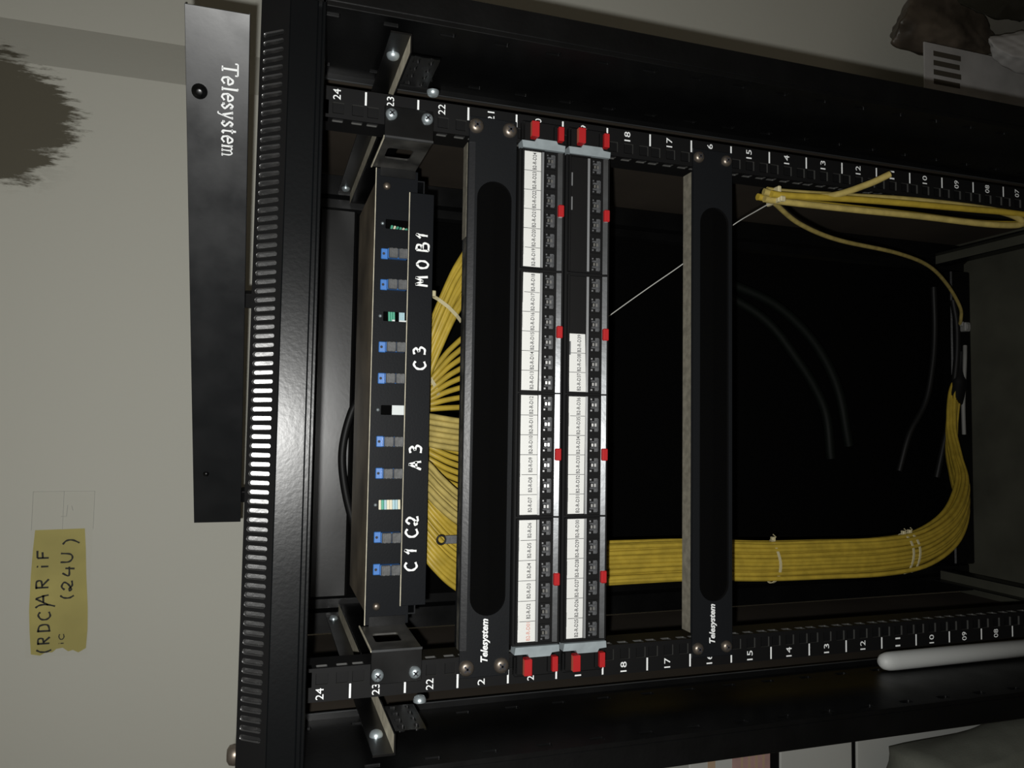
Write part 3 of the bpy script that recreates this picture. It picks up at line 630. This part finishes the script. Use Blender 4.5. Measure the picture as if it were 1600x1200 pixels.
def patch_panel(unit, label, texts):
    z0 = (unit - 1) * U; t = thing('patch_panel', (0, 0, z0), label, 'patch panel', 'copper patch panels with red latches')
    b = MB(); b.box(-.2165, .2165, -.0085, .030, z0 + .0006, z0 + .0440, c=.0006); b.build('chassis', 'matte', t)
    for sx in (-1, 1):
        b = MB(); pr = [(sx * .2166, z0 + .0020), (sx * .2222, z0 + .0015), (sx * .2228, z0 + .0085), (sx * .2256, z0 + .0100), (sx * .2256, z0 + .0290), (sx * .2228, z0 + .0305), (sx * .2228, z0 + .0425), (sx * .2166, z0 + .0415)]
        n = len(pr); vs = [(p[0], -.0112, p[1]) for p in pr] + [(p[0], -.0002, p[1]) for p in pr]
        b.add(vs, [tuple(range(n)), tuple(range(2 * n - 1, n - 1, -1))] + [(i, (i + 1) % n, n + (i + 1) % n, n + i) for i in range(n)]); b.build('end_plate', 'steel', t, 'blue grey metal end plate')
        b = MB(); b.box(sx * .2257, sx * .2425, -.0070, -.0006, z0 + .0030, z0 + .0410, c=.0008); b.box(sx * .2230, sx * .2400, -.0110, -.0050, z0 + .0345, z0 + .0400, c=.0006); b.box(sx * .2230, sx * .2400, -.0100, -.0050, z0 + .0085, z0 + .0115, c=.0006)
        ho = b.build('latch_housing', 'matte', t)
        b = MB(); b.box(sx * .2262, sx * .2400, -.0150, -.0060, z0 + .0275, z0 + .0345, 0, c=.0004, top=1); b.build('latch_button', ['red', 'redtop'], ho, 'red latch button')
        b = MB(); b.box(sx * .2262, sx * .2390, -.0125, -.0060, z0 + .0030, z0 + .0082, 0, c=.0004); b.build('latch_button', ['red'], ho, 'red latch button')
    for k, mx in enumerate(MX):
        xa, xb = mx - .0530, mx + .0530; y = -.0086
        b = MB(); b.box(xa, xb, -.0100, y, z0 + .0030, z0 + .0425, 0, c=.0005)
        b.box(xa, xb, -.0128, -.0098, z0 + .0404, z0 + .0424, 0, c=.0004); b.box(xa, xa + .0012, -.0122, -.0098, z0 + .0215, z0 + .0410, 0); b.box(xb - .0012, xb, -.0122, -.0098, z0 + .0215, z0 + .0410, 0)
        # pale lower lip of the label holder, tilted up; silver strip below the jacks
        b.add([(xa, -.0104, z0 + .0236), (xb, -.0104, z0 + .0236), (xb, -.0110, z0 + .0216), (xa, -.0110, z0 + .0216)], [(3, 2, 1, 0)], 1)
        b.add([(xa, -.0110, z0 + .0216), (xb, -.0110, z0 + .0216), (xb, -.0098, z0 + .0214), (xa, -.0098, z0 + .0214)], [(0, 1, 2, 3)], 0)
        for q in ((0, 3), (1,), (2, 3), (0, 2))[(k + unit) % 4]:
            xq = xa + .012 + q * .022; b.box(xq, xq + .012, -.0112, -.0105, z0 + .0385, z0 + .0396, 2 if texts[k * 6 + 5] else 1)
        mod = b.build('port_module', ['matte', 'clear', 'paper'], t, flip=False)
        b = MB(); b.add([(xa, -.0102, z0 + .0082), (xb, -.0102, z0 + .0082), (xb, -.0117, z0 + .0041), (xa, -.0117, z0 + .0041)], [(3, 2, 1, 0)]); b.add([(xa, -.0117, z0 + .0041), (xb, -.0117, z0 + .0041), (xb, -.0098, z0 + .0037), (xa, -.0098, z0 + .0037)], [(0, 1, 2, 3)])
        b.build('trim_strip', 'trim', mod, 'silver grey trim strip', flip=False)
        b = MB(); b.box(mx - .0050, mx + .0058, -.0138, -.0095, z0 + .0026, z0 + .0080, 0, c=.0008); b.build('release_clip', 'red', mod, 'red release clip')
        tx = texts[k * 6:(k + 1) * 6]; have = [i for i, s_ in enumerate(tx) if s_]
        if have:
            wc = .1030 / 6; xl_ = mx - .0515 + have[0] * wc; xr_ = mx - .0515 + (have[-1] + 1) * wc; sk = .0006 * math.sin(unit * 3 + k * 2.1)
            pl = MB(); zb_, zt_ = z0 + .0240, z0 + .0398
            pl.add([(xl_, -.0104, zb_ + sk), (xr_, -.0104, zb_ - sk), (xr_, -.0104, zt_ - sk), (xl_, -.0104, zt_ + sk)], [(0, 1, 2, 3)])
            pl.add([(xl_, -.0101, zb_ + sk), (xr_, -.0101, zb_ - sk), (xr_, -.0101, zt_ - sk), (xl_, -.0101, zt_ + sk)], [(3, 2, 1, 0)])
            pap = pl.build('label_strip', 'paper', t, 'white paper label strip', flip=False)
            for i in have:
                pt = MB()
                x = mx - .0515 + i * wc; red = tx[i].endswith('D01')
                if i != have[0]: pt.add([(x - .00022, -.01055, zb_), (x + .00022, -.01055, zb_), (x + .00022, -.01055, zt_), (x - .00022, -.01055, zt_)], [(0, 1, 2, 3)])
                write(pt, tx[i], (x + .0010 + (.0012 if len(tx[i]) < 8 else 0), -.01055, z0 + .0285), (wc - (.0018 if len(tx[i]) > 7 else .0045), 0, 0), (0, 0, .0036), mi=1 if red else 0, bold=.012)
                pt.build('printed_text', ['ink', 'redink'], pap, flip=False)
        # clear window over the label
        wn = MB(); wn.box(xa + .0014, xb - .0014, -.0121, -.0118, z0 + .0236, z0 + .0404); wn.build('label_window', 'film', t, 'clear label window')
        for jx in JX:
            x = mx + jx; c = (x, -.0100, z0 + .0152)
            j = link('jack', ME_JACK, t); j.location = Vector(c) - Vector(t.location)
            link('shutter', ME_SHUT, j); link('contact_tab', ME_TAB, j)
    return t
def dn(n): return 'B2-R-D01' if n == 1 else ('B2-R-D%d' % n)
pp20 = patch_panel(20, 'upper patch panel with a full row of white port labels', [dn(i) for i in range(1, 25)])
pp19 = patch_panel(19, 'lower patch panel whose right hand labels are missing', [(dn(i) if i < 40 else '') for i in range(25, 49)])

# ================================================================== CABLES
def bundle(name, centre, offs, r, label, cat, matname='yellow', ties=(), k=8, tie_r=.004, parent=None, twist=0.0, wob=.0, seed=1, n=8, tie_tail=True, spread=None):
    """offs: list of (a,b) offsets across the run; every strand is its own part"""
    rnd = random.Random(seed); C = catmull(centre, k); m = len(C); t = thing(name, tuple(C[0]), label, cat)
    fr = []; u = None
    for i, p in enumerate(C):
        tg = (C[min(i + 1, m - 1)] - C[max(i - 1, 0)]).normalized()
        u = (Vector((1, 0, 0)) - tg * tg.x).normalized(); fr.append((u, tg.cross(u)))
    for q, (a, b_) in enumerate(offs):
        ph = rnd.uniform(0, 6.28); f1 = rnd.uniform(1.0, 2.2); pts = []
        for i, p in enumerate(C):
            s_ = i / (m - 1); sp = spread(s_) if spread else 1.0; aa = a * sp + wob * math.sin(ph + f1 * 6.28 * s_); bb = b_ * sp + wob * math.cos(ph * 1.7 + f1 * 5 * s_)
            ca, sa = math.cos(twist * s_), math.sin(twist * s_); pts.append(p + fr[i][0] * (aa * ca - bb * sa) + fr[i][1] * (aa * sa + bb * ca))
        mb = MB(); mb.tube(pts, r, n); mb.build('cable', matname if isinstance(matname, str) else matname[q % len(matname)], t, flip=False)
    A = max(abs(o_[0]) for o_ in offs) + r * 1.15; B = max(abs(o_[1]) for o_ in offs) + r * 1.15
    for s_ in ties:
        i = min(m - 2, int(s_ * (m - 1))); p = C[i]; u_, v_ = fr[i]; tg = (C[i + 1] - C[i - 1]).normalized(); mb = MB(); sp = spread(s_) if spread else 1.0
        loop = [p + u_ * (A * sp * math.cos(a_)) + v_ * (B * sp * math.sin(a_)) + tg * (.003 * math.sin(a_ * 2 + s_ * 9)) for a_ in [6.2832 * j / 28 for j in range(29)]]
        vs = []
        for j, l in enumerate(loop):
            out = (l - p).normalized(); vs += [l - tg * .0016 + out * .0003, l + tg * .0016 + out * .0003, l + tg * .0016 + out * .0012, l - tg * .0016 + out * .0012]
        mb.add(vs, [(4 * j + a_, 4 * j + (a_ + 1) % 4, 4 * (j + 1) + (a_ + 1) % 4, 4 * (j + 1) + a_) for j in range(28) for a_ in range(4)])
        hd = p + u_ * (A * sp + .0015); mb.box(hd.x - .0028, hd.x + .0028, hd.y - .0025, hd.y + .0025, hd.z - .0022, hd.z + .0022, c=.0006)
        if tie_tail: mb.tube([hd, hd + u_ * .003 + v_ * .003 + tg * .002, hd + u_ * .006 + v_ * .004 - tg * .003], .0007, 5)
        mb.build('cable_tie', 'tie', t, 'pale nylon cable tie', flip=False)
    return t
# the thick run down the left side, then across the base
offs = []
for r_ in range(4):
    for c in range(9 if r_ % 2 == 0 else 8): offs.append(((c - (4 if r_ % 2 == 0 else 3.5)) * .0053, (r_ - 1.5) * .0047))
main_path = [(-.085, .215, .925), (-.105, .175, .925), (-.130, .148, .922), (-.160, .140, .905), (-.176, .140, .860), (-.178, .138, .780), (-.1785, .140, .700), (-.1790, .140, .620), (-.1835, .140, .530), (-.1845, .140, .440), (-.1845, .142, .350), (-.178, .152, .275), (-.155, .180, .195), (-.118, .225, .125), (-.080, .270, .085), (-.045, .300, .060), (-.012, .314, .044), (.022, .322, .030), (.052, .326, .016)]
cb = bundle('cable_bundle', main_path, offs, .0029, 'thick tied run of yellow network cables down the left side', 'cable bundle', 'yellow', ties=(.455, .585, .60, .30), k=6, wob=.0011, seed=5, spread=lambda s_: 1.0 if s_ < .70 else 1.0 - .55 * (s_ - .7) / .3)
mb = MB(); mb.tube(catmull([(.022, .3215, .0305), (.040, .3235, .0225), (.056, .3250, .0170), (.085, .3265, .0110), (.105, .3270, .0080)], 5), [.0128] * 11 + [.0115, .0100, .0085, .0075, .0070, .0068, .0066, .0064, .0062, .0060][:10], 12); mb.build('sleeve', 'matte', cb, 'black sleeve over the end of the cables', flip=False)
# cables fanning out behind the panels, seen in the gap under the fibre panel
def fan(label, starts, ends, ybase, seed, ties=(), matname='yellow', r=.0029):
    rnd = random.Random(seed); t = thing('cable_fan', (starts[0], ybase, .97), label, 'cable fan', 'yellow cables behind the upper patch panel')
    for a, e in zip(starts, ends):
        y = ybase + rnd.uniform(-.004, .006); P = [(a, y + .055, .944), (a, y + .026, .946), (a + (e - a) * .06, y + .006, .943), (a + (e - a) * .38, y - .002, .932), (a + (e - a) * .8, y, .912), (e + (e - a) * .1, y + .004, .885), (e + (e - a) * .12, y + .004, .835)]
        mb = MB(); mb.tube(catmull(P, 6), r, 8); mb.build('cable', matname, t, flip=False)
    for x, z, dx, dz, ln in ties:
        mb = MB(); d = Vector((dx, 0, dz)).normalized(); c = Vector((x, ybase - .0092, z)); n_ = Vector((0, 1, 0)); q = d.cross(n_)
        vs = []
        for s_ in (-1, -.6, 0, .6, 1):
            for e_ in (-.0018, .0018): vs.append(c + d * (s_ * ln / 2) + q * e_ + n_ * (abs(s_) ** 2 * .010))
        mb.add(vs, [(2 * i, 2 * i + 1, 2 * i + 3, 2 * i + 2) for i in range(4)]); h = c + d * (ln / 2) ; mb.box(h.x - .003, h.x + .003, h.y - .001, h.y + .005, h.z - .0025, h.z + .0025, c=.0006)
        mb.build('cable_tie', 'tie', t, 'pale nylon cable tie', flip=False)
    return t
L_ = lambda a, b_, n: [a + (b_ - a) * i / (n - 1) for i in range(n)]
fan('yellow cables leaning right in the gap behind the letters M and 0', L_(.006, .052, 9), L_(.108, .158, 9), .108, 11, ties=((.088, .9245, .62, .78, .040),))
fan('yellow cables spreading left of the M and 0 bunch', L_(-.014, .003, 8), L_(-.010, .064, 8), .128, 12, ties=((.012, .9330, .85, .5, .030),))
fan('dusty upright band of yellow cables in the gap between C3 and A3', L_(-.047, -.020, 6), L_(-.053, -.026, 6), .090, 13, matname='yellow2')
fan('yellow cables curving under the dusty upright band', L_(-.074, -.040, 7), L_(-.100, -.058, 7), .118, 14)
fan('dusty slanting band of yellow cables above the mark A3', L_(-.092, -.064, 6), L_(-.130, -.104, 6), .090, 15, matname='yellow2')
fan('yellow cables sweeping left beside the main run', L_(-.152, -.092, 12), L_(-.196, -.138, 12), .107, 16)
# grey tag with an eyelet hanging among them
b = MB(); c0 = Vector((-.1385, .086, .9300))
ring = [c0 + Vector((.0042 * math.cos(a_), 0, .0042 * math.sin(a_))) for a_ in [6.2832 * i / 20 for i in range(21)]]
tg_ = thing('eyelet_tag', (-.139, .086, .910), 'small grey tag with a dark eyelet lying on the yellow cables', 'tag')
b.tube(ring, .0010, 6, 0, caps=False); b.build('eyelet', 'blackcable', tg_, flip=False)
b = MB(); b.box(-.1425, -.1345, .0855, .0867, .9080, .9265, c=.0004); b.build('tag_plate', 'cap', tg_, 'flat grey tag plate')
b = MB(); b.tube(catmull([(-.1405, .0850, .9085), (-.1430, .0845, .9045), (-.1460, .0850, .9060), (-.1455, .0870, .8990), (-.146, .095, .885)], 5), .0011, 6); b.build('cord', 'blackcable', tg_, flip=False)
# loose hank tied to the right rail
hank = thing('loose_cable_hank', (.203, -.012, .627), 'loose yellow cables tied together hanging beside the right rail', 'cable hank')
def cab(P, r=.0034, m='yellow2', parent=hank, k=8, name='cable'):
    mb = MB(); mb.tube(catmull(P, k), r, 10); return mb.build(name, m, parent, flip=False)
cab([(0.2038, -0.0121, 0.6378), (0.2024, -0.0139, 0.6219), (0.2057, -0.0177, 0.5657), (0.2183, -0.0289, 0.5282), (0.2282, -0.0383, 0.5085)])
cab([(0.2071, -0.0083, 0.6313), (0.2066, -0.0102, 0.6125), (0.2108, -0.0102, 0.5376), (0.2155, -0.0102, 0.4626), (0.2174, -0.0102, 0.3783), (0.2155, -0.0121, 0.2940), (0.2164, -0.0083, 0.2096)])
cab([(0.2005, -0.0177, 0.6331), (0.2010, -0.0177, 0.6125), (0.2057, -0.0177, 0.5376), (0.2089, -0.0177, 0.4626), (0.2118, -0.0177, 0.3783), (0.2136, -0.0177, 0.3221), (0.2127, -0.0177, 0.2284)], m='yellow')
cab([(0.1968, -0.0121, 0.6369), (0.1963, -0.0121, 0.6172), (0.1977, -0.0102, 0.5376), (0.1996, -0.0102, 0.4439), (0.1996, -0.0121, 0.3502), (0.2033, -0.0139, 0.3033), (0.2108, -0.0158, 0.3127), (0.2164, -0.0121, 0.3455), (0.2164, -0.0064, 0.3877)])
cab([(0.2000, -0.0064, 0.6406), (0.1996, -0.0064, 0.6172), (0.2014, -0.0046, 0.5376), (0.2024, -0.0046, 0.4439), (0.2029, -0.0046, 0.3502), (0.2080, -0.0064, 0.2752), (0.2099, -0.0064, 0.1815)], m='yellow')
b = MB(); b.box(.1935, .2095, -.0195, .0005, .6220, .6260, c=.001); b.box(.1935, .1990, -.0220, -.0185, .6190, .6250, c=.001); b.build('cable_tie', 'tie', hank, 'pale nylon cable tie', flip=False)
lc = cab([(.1985, -.006, .6240), (.1966, .000, .6138), (.1930, .040, .5535), (.1957, .090, .4594), (.2058, .150, .3150), (.2073, .200, .2087), (.1951, .250, .1192), (.1712, .290, .0497), (.1560, .310, .0260), (.1500, .322, .0150)], r=.0026, parent=None, name='loose_yellow_cable')
tag(lc, 'single yellow cable sagging from the tied hank to the rack base', 'cable')
# nylon string across the opening
b = MB(); b.tube(catmull([(.1965, -.0150, .6250), (.1930, .012, .6270), (.1850, .050, .6330), (.1480, .066, .6760), (.1200, .082, .7120), (.0940, .095, .7450), (.0600, .110, .7870)], 5), .0006, 6)
s_ = b.build('nylon_string', 'string', None, flip=False); tag(s_, 'thin pale string stretched from the cable hank up behind the lone brush panel', 'string')
# black cables at the back
b = MB(); b.tube(catmull([(.025, .322, .960), (.0005, .320, .9830), (-.0115, .318, .9915), (-.0429, .318, 1.0000), (-.0741, .318, 1.0025), (-.1129, .318, .9970), (-.1518, .319, .9860), (-.1675, .320, .9780), (-.18, .325, .962)], 6), .0050, 8)
o = b.build('black_cable', 'blackcable', None, flip=False); tag(o, 'black cable bowed in front of the bright rear header', 'cable')
for i, (P, lab) in enumerate((([(.19, .328, .022), (.150, .325, .018), (.100, .324, .020), (.050, .325, .026), (.000, .327, .033), (-.045, .328, .046), (-.10, .33, .06)], 'black cable lying along the rear base nearest the front'), ([(.21, .334, .056), (.140, .334, .055), (.08, .333, .062), (.02, .333, .078), (-.03, .334, .11), (-.09, .336, .13)], 'black cable behind the others along the rear base'))):
    b = MB(); b.tube(catmull(P, 6), .0048, 8); o = b.build('black_cable', 'blackcable', None, flip=False); tag(o, lab, 'cable')
b = MB(); b.tube(catmull([(.115, .322, .0045), (.09, .318, .010), (.05, .317, .014), (.015, .319, .014), (-.03, .322, .010)], 6), .0032, 8)
o = b.build('white_cable', 'greycable', None, flip=False); tag(o, 'pale cable showing between the black cables on the rear base', 'cable')
b = MB(); b.box(.138, .153, .314, .325, .0005, .0120, c=.0015); b.box(.141, .150, .3125, .3142, .002, .010, c=.0008); b.box(.146, .154, .316, .323, .0118, .0165, c=.001)
o = b.build('cable_plug', 'greycable', None); tag(o, 'small whitish plug at the lower end of the sagging yellow cable', 'plug')
for j, P in enumerate(([(.192, .336, .455), (.162, .33, .370), (.110, .33, .300), (.04, .335, .250), (-.05, .345, .22)], [(.190, .345, .490), (.145, .338, .390), (.09, .338, .330), (.01, .342, .27), (-.07, .35, .25)])):
    b = MB(); b.tube(catmull(P, 6), .0075, 8); o = b.build('green_cable', 'greencable', None, flip=False); tag(o, ('lower' if j == 0 else 'upper') + ' of two very dark green cables curving across the rear door', 'cable')
# conduit by the left rail
b = MB(); P = [(0, .4800), (.004, .4795), (.0075, .476), (.0092, .470), (.0095, .462), (.0095, .0556), (0, .0556)]
b.lathe(P, (-.2670, .0120, 0), (0, 0, 1), 20); o = b.build('white_conduit', 'conduit', None); tag(o, 'white plastic conduit with rounded top standing beside the left rail', 'conduit')

# ================================================================== PLINTH PANEL STANDING ON THE ROOF
PB = Vector((-.1464, .3273, 1.1170)); PA = Vector((.3114, .0236, 1.1170)); pu = (PA - PB); plen = pu.length; pu.normalize(); pn = Vector((-pu.y * -1, pu.x * -1, 0)); pn = Vector((pu.y, -pu.x, 0))
PH = .0508
pl = thing('plinth_panel', (PB + pu * plen / 2) - Vector((0, 0, .0105)), 'long black panel with upside down lettering and a round lock, standing on the rack', 'panel')
def pbox(b, s0, s1, d0, d1, z0, z1, mi=0, c=0.0):
    q = MB(); q.box(s0, s1, d0, d1, z0, z1, mi, c)
    for f, m_, sm in zip(q.f, q.m, q.sm): pass
    vs = [PB + pu * v[0] - pn * v[1] + Vector((0, 0, v[2])) for v in q.v]; o_ = len(b.v); b.v += [tuple(v) for v in vs]
    for f, m_, sm in zip(q.f, q.m, q.sm): b.f.append([o_ + i for i in f]); b.m.append(m_); b.sm.append(sm)
b = MB(); pbox(b, 0, plen, 0, .0014, 0, PH, 0, .0003); pbox(b, 0, plen, .0014, .013, 0, .0012); pbox(b, 0, plen, .0014, .013, PH - .0012, PH)
b.build('plate', 'plinth', pl) if False else None
M['plinth'] = mat('scuffed_black_enamel', (0.010, 0.011, 0.0125), 0.385, spec=0.72, bump=0.04, bscale=90, rvar=0.09, vscale=24)
b.build('plate', 'plinth', pl)
for s_ in (.035, .285):
    b = MB(); pbox(b, s_ - .008, s_ + .008, .002, .012, -.0105, 0, 0, .001); b.build('foot', 'matte', pl)
def PP(s, z, d=.0): return PB + pu * s + pn * d + Vector((0, 0, z))
lk = MB(); lk.lathe([(0, .0055), (.0022, .0055), (.0040, .0048), (.0042, .0035), (.0058, .0030), (.0064, .0018), (.0066, 0)], PP(.482, .0400), pn, 20); lk.build('lock', 'smooth', pl, 'round black cylinder lock')
lk = MB(); lk.lathe([(0, .0030), (.0016, .0027), (.0028, .0016), (.0032, 0)], PP(.071, .0373), pn, 14); lk.build('rivet', 'smooth', pl, 'small dark rivet')
t = MB(); adv = 0.0; word = 'Telesystem'; tot = sum(SERIF[c][1] for c in word) + .16 * (len(word) - 1)
s_start, s_end = .5085, .4290; H = .0125; k_ = (s_start - s_end) / tot
for c in word:
    st, wd = SERIF[c]
    for i, l in enumerate(st): stroke(t, l, PP(s_start - adv * k_, .0215, .0005), -pu * (wd * k_), Vector((0, 0, -H)), .0011 if i else .0016, smooth=len(l) > 2)
    adv += wd + .16
t.build('logo_text', 'white', pl, 'white serif lettering, upside down', flip=False)

# ================================================================== NOTE ON THE WALL
nt_ = thing('wall_note', (-.27, .6195, 1.33), 'yellow handwritten paper note taped on the wall at upper left', 'note')
b = MB(); rnd = random.Random(9); NX0, NX1 = -.361, -.187
top = [(NX0, 1.3965), (-.330, 1.3995), (-.300, 1.4015), (-.250, 1.4015), (-.215, 1.4005), (NX1, 1.3990)]; bot = [(-.186, 1.336), (-.215, 1.3335), (-.25, 1.3315), (-.30, 1.3275), (-.33, 1.3265), (-.357, 1.3275)]
left = [(-.3600, 1.3325), (-.3625, 1.3370), (-.3585, 1.3440), (-.3600, 1.3500), (-.3545, 1.3570), (-.3555, 1.3650), (-.3600, 1.3700), (-.3595, 1.3780), (-.3635, 1.3850)]
poly = top + bot + left; n = len(poly)
b.add([(p[0], .6188, p[1]) for p in poly] + [(p[0], .6192, p[1]) for p in poly], [tuple(range(n)), tuple(range(2 * n - 1, n - 1, -1))] + [(i, (i + 1) % n, n + (i + 1) % n, n + i) for i in range(n)])
b.build('paper', 'note', nt_)
t = MB()
def hand(s, x, z, w_, h, gap, dz=0, wd=.0024):
    for ch in s:
        if ch == ' ': x += w_ * .9; continue
        ww = w_ * (.45 if ch in 'i()' else 1)
        for st in HAND[ch]: stroke(t, st, (x, .6184, z), (ww, 0, 0), (0, 0, h), wd)
        x += ww + gap; z += dz
hand('(RDC)', -.3600, 1.3735, .0125, .0150, .0050, .0004); hand('AR', -.2930, 1.3780, .0165, .0160, .0050, .0006); hand('iF', -.2420, 1.3800, .0150, .0150, .0050)
hand('(24', -.2860, 1.3480, .0150, .0140, .0050); hand('U', -.2350, 1.3500, .0160, .0150, .0050); hand(')', -.2090, 1.3470, .0190, .0130, .0040)
hand('iC', -.3500, 1.3560, .0085, .0065, .0030, wd=.0014)
t.build('handwriting', 'pen', nt_, 'dark handwritten letters', flip=False)
b = MB(); b.box(-.366, -.132, .61855, .6186, 1.3655, 1.4035); b.box(-.366, -.134, .6180, .61805, 1.3250, 1.3640); b.build('clear_tape', 'film', nt_, 'strips of clear tape')
b = MB()
for z in (1.4035, 1.3645, 1.3250): b.box(-.187, -.132, .6176, .6179, z - .0003, z + .0003)
b.box(-.1325, -.1320, .6176, .6179, 1.325, 1.4035); b.build('tape_edge', 'tapeedge', nt_) if False else None
M['tapeedge'] = mat('dusty_tape_edge', (0.42, 0.42, 0.38), 0.6); b.build('tape_edge', 'tapeedge', nt_, 'dusty edges of the tape')
b = MB()
for st in ([(-.168, 1.367), (-.168, 1.360), (-.152, 1.359)], [(-.160, 1.352), (-.153, 1.354)]): stroke(b, st, (0, .6175, 0), (1, 0, 0), (0, 0, 1), .0009, smooth=False)
b.build('pencil_mark', 'tapeedge', nt_, flip=False)

# ================================================================== THINGS ON THE FLOOR
def lump(name, c, r, mname, label, cat, seed, amp=.25, sub=4, parent=None, squash=None, base=None):
    bm = bmesh.new(); bmesh.ops.create_icosphere(bm, subdivisions=sub, radius=1.0); rnd = random.Random(seed)
    fr = [(Vector((rnd.uniform(-1, 1), rnd.uniform(-1, 1), rnd.uniform(-1, 1))).normalized(), rnd.uniform(2, 9), rnd.uniform(0, 6.28)) for _ in range(9)]
    for v in bm.verts:
        d = 1.0
        for a_, f, ph in fr: d += amp / f * 1.6 * abs(math.sin(f * v.co.dot(a_) + ph)) - amp / f * .6
        p = v.co * d; v.co = Vector((c[0] + p.x * r[0], c[1] + p.y * r[1], c[2] + p.z * r[2]))
        if base is not None and v.co.z < base: v.co.z = base
    me = bpy.data.meshes.new(name); bm.to_mesh(me); bm.free(); me.polygons.foreach_set('use_smooth', [True] * len(me.polygons)); me.materials.append(M[mname]); o = link(name, me, parent)
    if label and parent is None: tag(o, label, cat)
    return o
# cartons to the left of the rack
def carton(x0, x1, y0, y1, z0, z1, label, pink=False, lid=True):
    t = thing('carton', ((x0 + x1) / 2, (y0 + y1) / 2, z0), label, 'carton', 'cartons stacked left of the rack')
    b = MB(); b.box(x0, x1, y0, y1, z0, z1 - (.0003), c=.002); b.build('box_body', 'carton', t)
    b = MB(); b.box((x0 + x1) / 2 - .02, (x0 + x1) / 2 + .02, y0 - .0006, y0, z0 + .002, z1 - .002); b.build('tape_strip', 'film', t)
    if pink:
        b = MB(); b.box(x1 - .20, x1 - .004, y0 - .0008, y0 - .0001, z0 + .002, z0 + .070, 0); b.box(x1 - .20, x1 - .004, y0 - .0008, y0 - .0001, z0 + .100, z0 + .113, 1)
        for i in range(4): b.box(x1 - .17, x1 - .03 - .02 * (i % 2), y0 - .0012, y0 - .0008, z0 + .012 + i * .013, z0 + .016 + i * .013, 1)
        b.build('printed_patch', ['pink', 'tan'], t, 'faded pink print')
    return t
carton(-.78, -.462, .400, .590, FLZ, .1605, 'white carton at the bottom of the stack left of the rack')
carton(-.78, -.462, .400, .590, .1690, .3080, 'plain white carton in the middle of the stack left of the rack')
carton(-.78, -.462, .400, .590, .3255, .4700, 'white carton with faded pink print on top of the stack', True)
for z0, z1, lab in ((.1605, .1690, 'thin dark strip added for the shaded gap between the bottom and middle cartons'), (.3080, .3255, 'thicker dark strip added as the lid shadow between the middle and top cartons')):
    b = MB(); b.box(-.775, -.464, .402, .590, z0, z1, c=.001); b.box(-.70, -.62, .4014, .403, z0 + .002, z1 - .002); o = b.build('gap_shadow_strip', 'matte'); tag(o, lab, 'gap shade', 'dark strips standing for shade in the carton stack')  # dark strips added to stand for shade in the gaps between cartons
bm = bmesh.new(); bmesh.ops.create_cube(bm, size=1.0); bmesh.ops.subdivide_edges(bm, edges=bm.edges, cuts=14, use_grid_fill=True)
for v in bm.verts:
    p = v.co.copy(); q = p.normalized() * .62; p = p.lerp(q, .45); f_ = .018 * math.sin(9 * p.x + 4 * p.z) + .014 * math.sin(13 * p.z + 5 * p.y)
    v.co = Vector((-.615 + p.x * .26 * (1 - .25 * (p.z + .5)), .305 + p.y * (.13 + f_), -.085 + p.z * .49 + f_ * .6))
    v.co.z = max(v.co.z, FLZ)
me = bpy.data.meshes.new('woven_sack'); bm.to_mesh(me); bm.free(); me.polygons.foreach_set('use_smooth', [True] * len(me.polygons)); me.materials.append(M['sack'])
tag(link('woven_sack', me), 'grey woven sack standing in front of the white cartons', 'sack')
# rubbish to the right of the rack
def crumple(name, c, r, mname, label, cat, seed, sub=4, sharp=.5):
    """a crumpled sheet: a ball cut by many planes into creased facets"""
    bm = bmesh.new(); bmesh.ops.create_icosphere(bm, subdivisions=sub, radius=1.0); rnd = random.Random(seed)
    pl_ = [(Vector((rnd.gauss(0, 1), rnd.gauss(0, 1), rnd.gauss(0, 1))).normalized(), rnd.uniform(.55, .95)) for _ in range(26)]
    for v in bm.verts:
        d = v.co.normalized(); k = min([1.25] + [h / max(d.dot(n_), 1e-3) for n_, h in pl_ if d.dot(n_) > .25]); k += sharp * .05 * math.sin(11 * d.x + seed) * math.sin(13 * d.z + 2 * d.y)
        v.co = Vector((c[0] + d.x * k * r[0], c[1] + d.y * k * r[1], max(FLZ, c[2] + d.z * k * r[2])))
    me = bpy.data.meshes.new(name); bm.to_mesh(me); bm.free(); me.polygons.foreach_set('use_smooth', [True] * len(me.polygons)); me.materials.append(M[mname])
    return tag(link(name, me), label, cat)
crumple('brown_plastic_bag', (.765, .510, -.175), (.070, .050, .185), 'brownbag', 'crumpled brown plastic bag standing on the floor right of the rack', 'bag', 31, 5)
crumple('dark_plastic_bag', (.800, .380, -.205), (.080, .052, .140), 'darkbag', 'dark shiny rubbish bag beside the brown one', 'bag', 33, 5)
M['stripe'] = mat('dark_brown_print', (0.05, 0.042, 0.03), 0.8)
sc = thing('striped_card', (.650, .432, FLZ), 'pale card printed with dark stripes standing in front of the brown bag', 'card')
b = MB(); b.box(.600, .688, .431, .434, FLZ, -.035, c=.0004); b.build('card_sheet', 'bagwhite', sc)
for i in range(4):
    b = MB(); b.box(.612 + i * .0175, .6215 + i * .0175, .4302, .4309, -.118 - .003 * (i % 2), -.056); b.build('printed_stripe', 'stripe', sc, 'dark printed stripe')
crumple('crumpled_paper', (.650, .350, -.190), (.040, .026, .130), 'bagwhite', 'crumpled whitish paper bag in front of the striped card', 'paper', 35, 5)
crumple('red_brown_rag', (.690, .290, -.235), (.036, .024, .085), 'rust', 'red brown rag heaped beside the crumpled paper', 'rag', 36, 5)
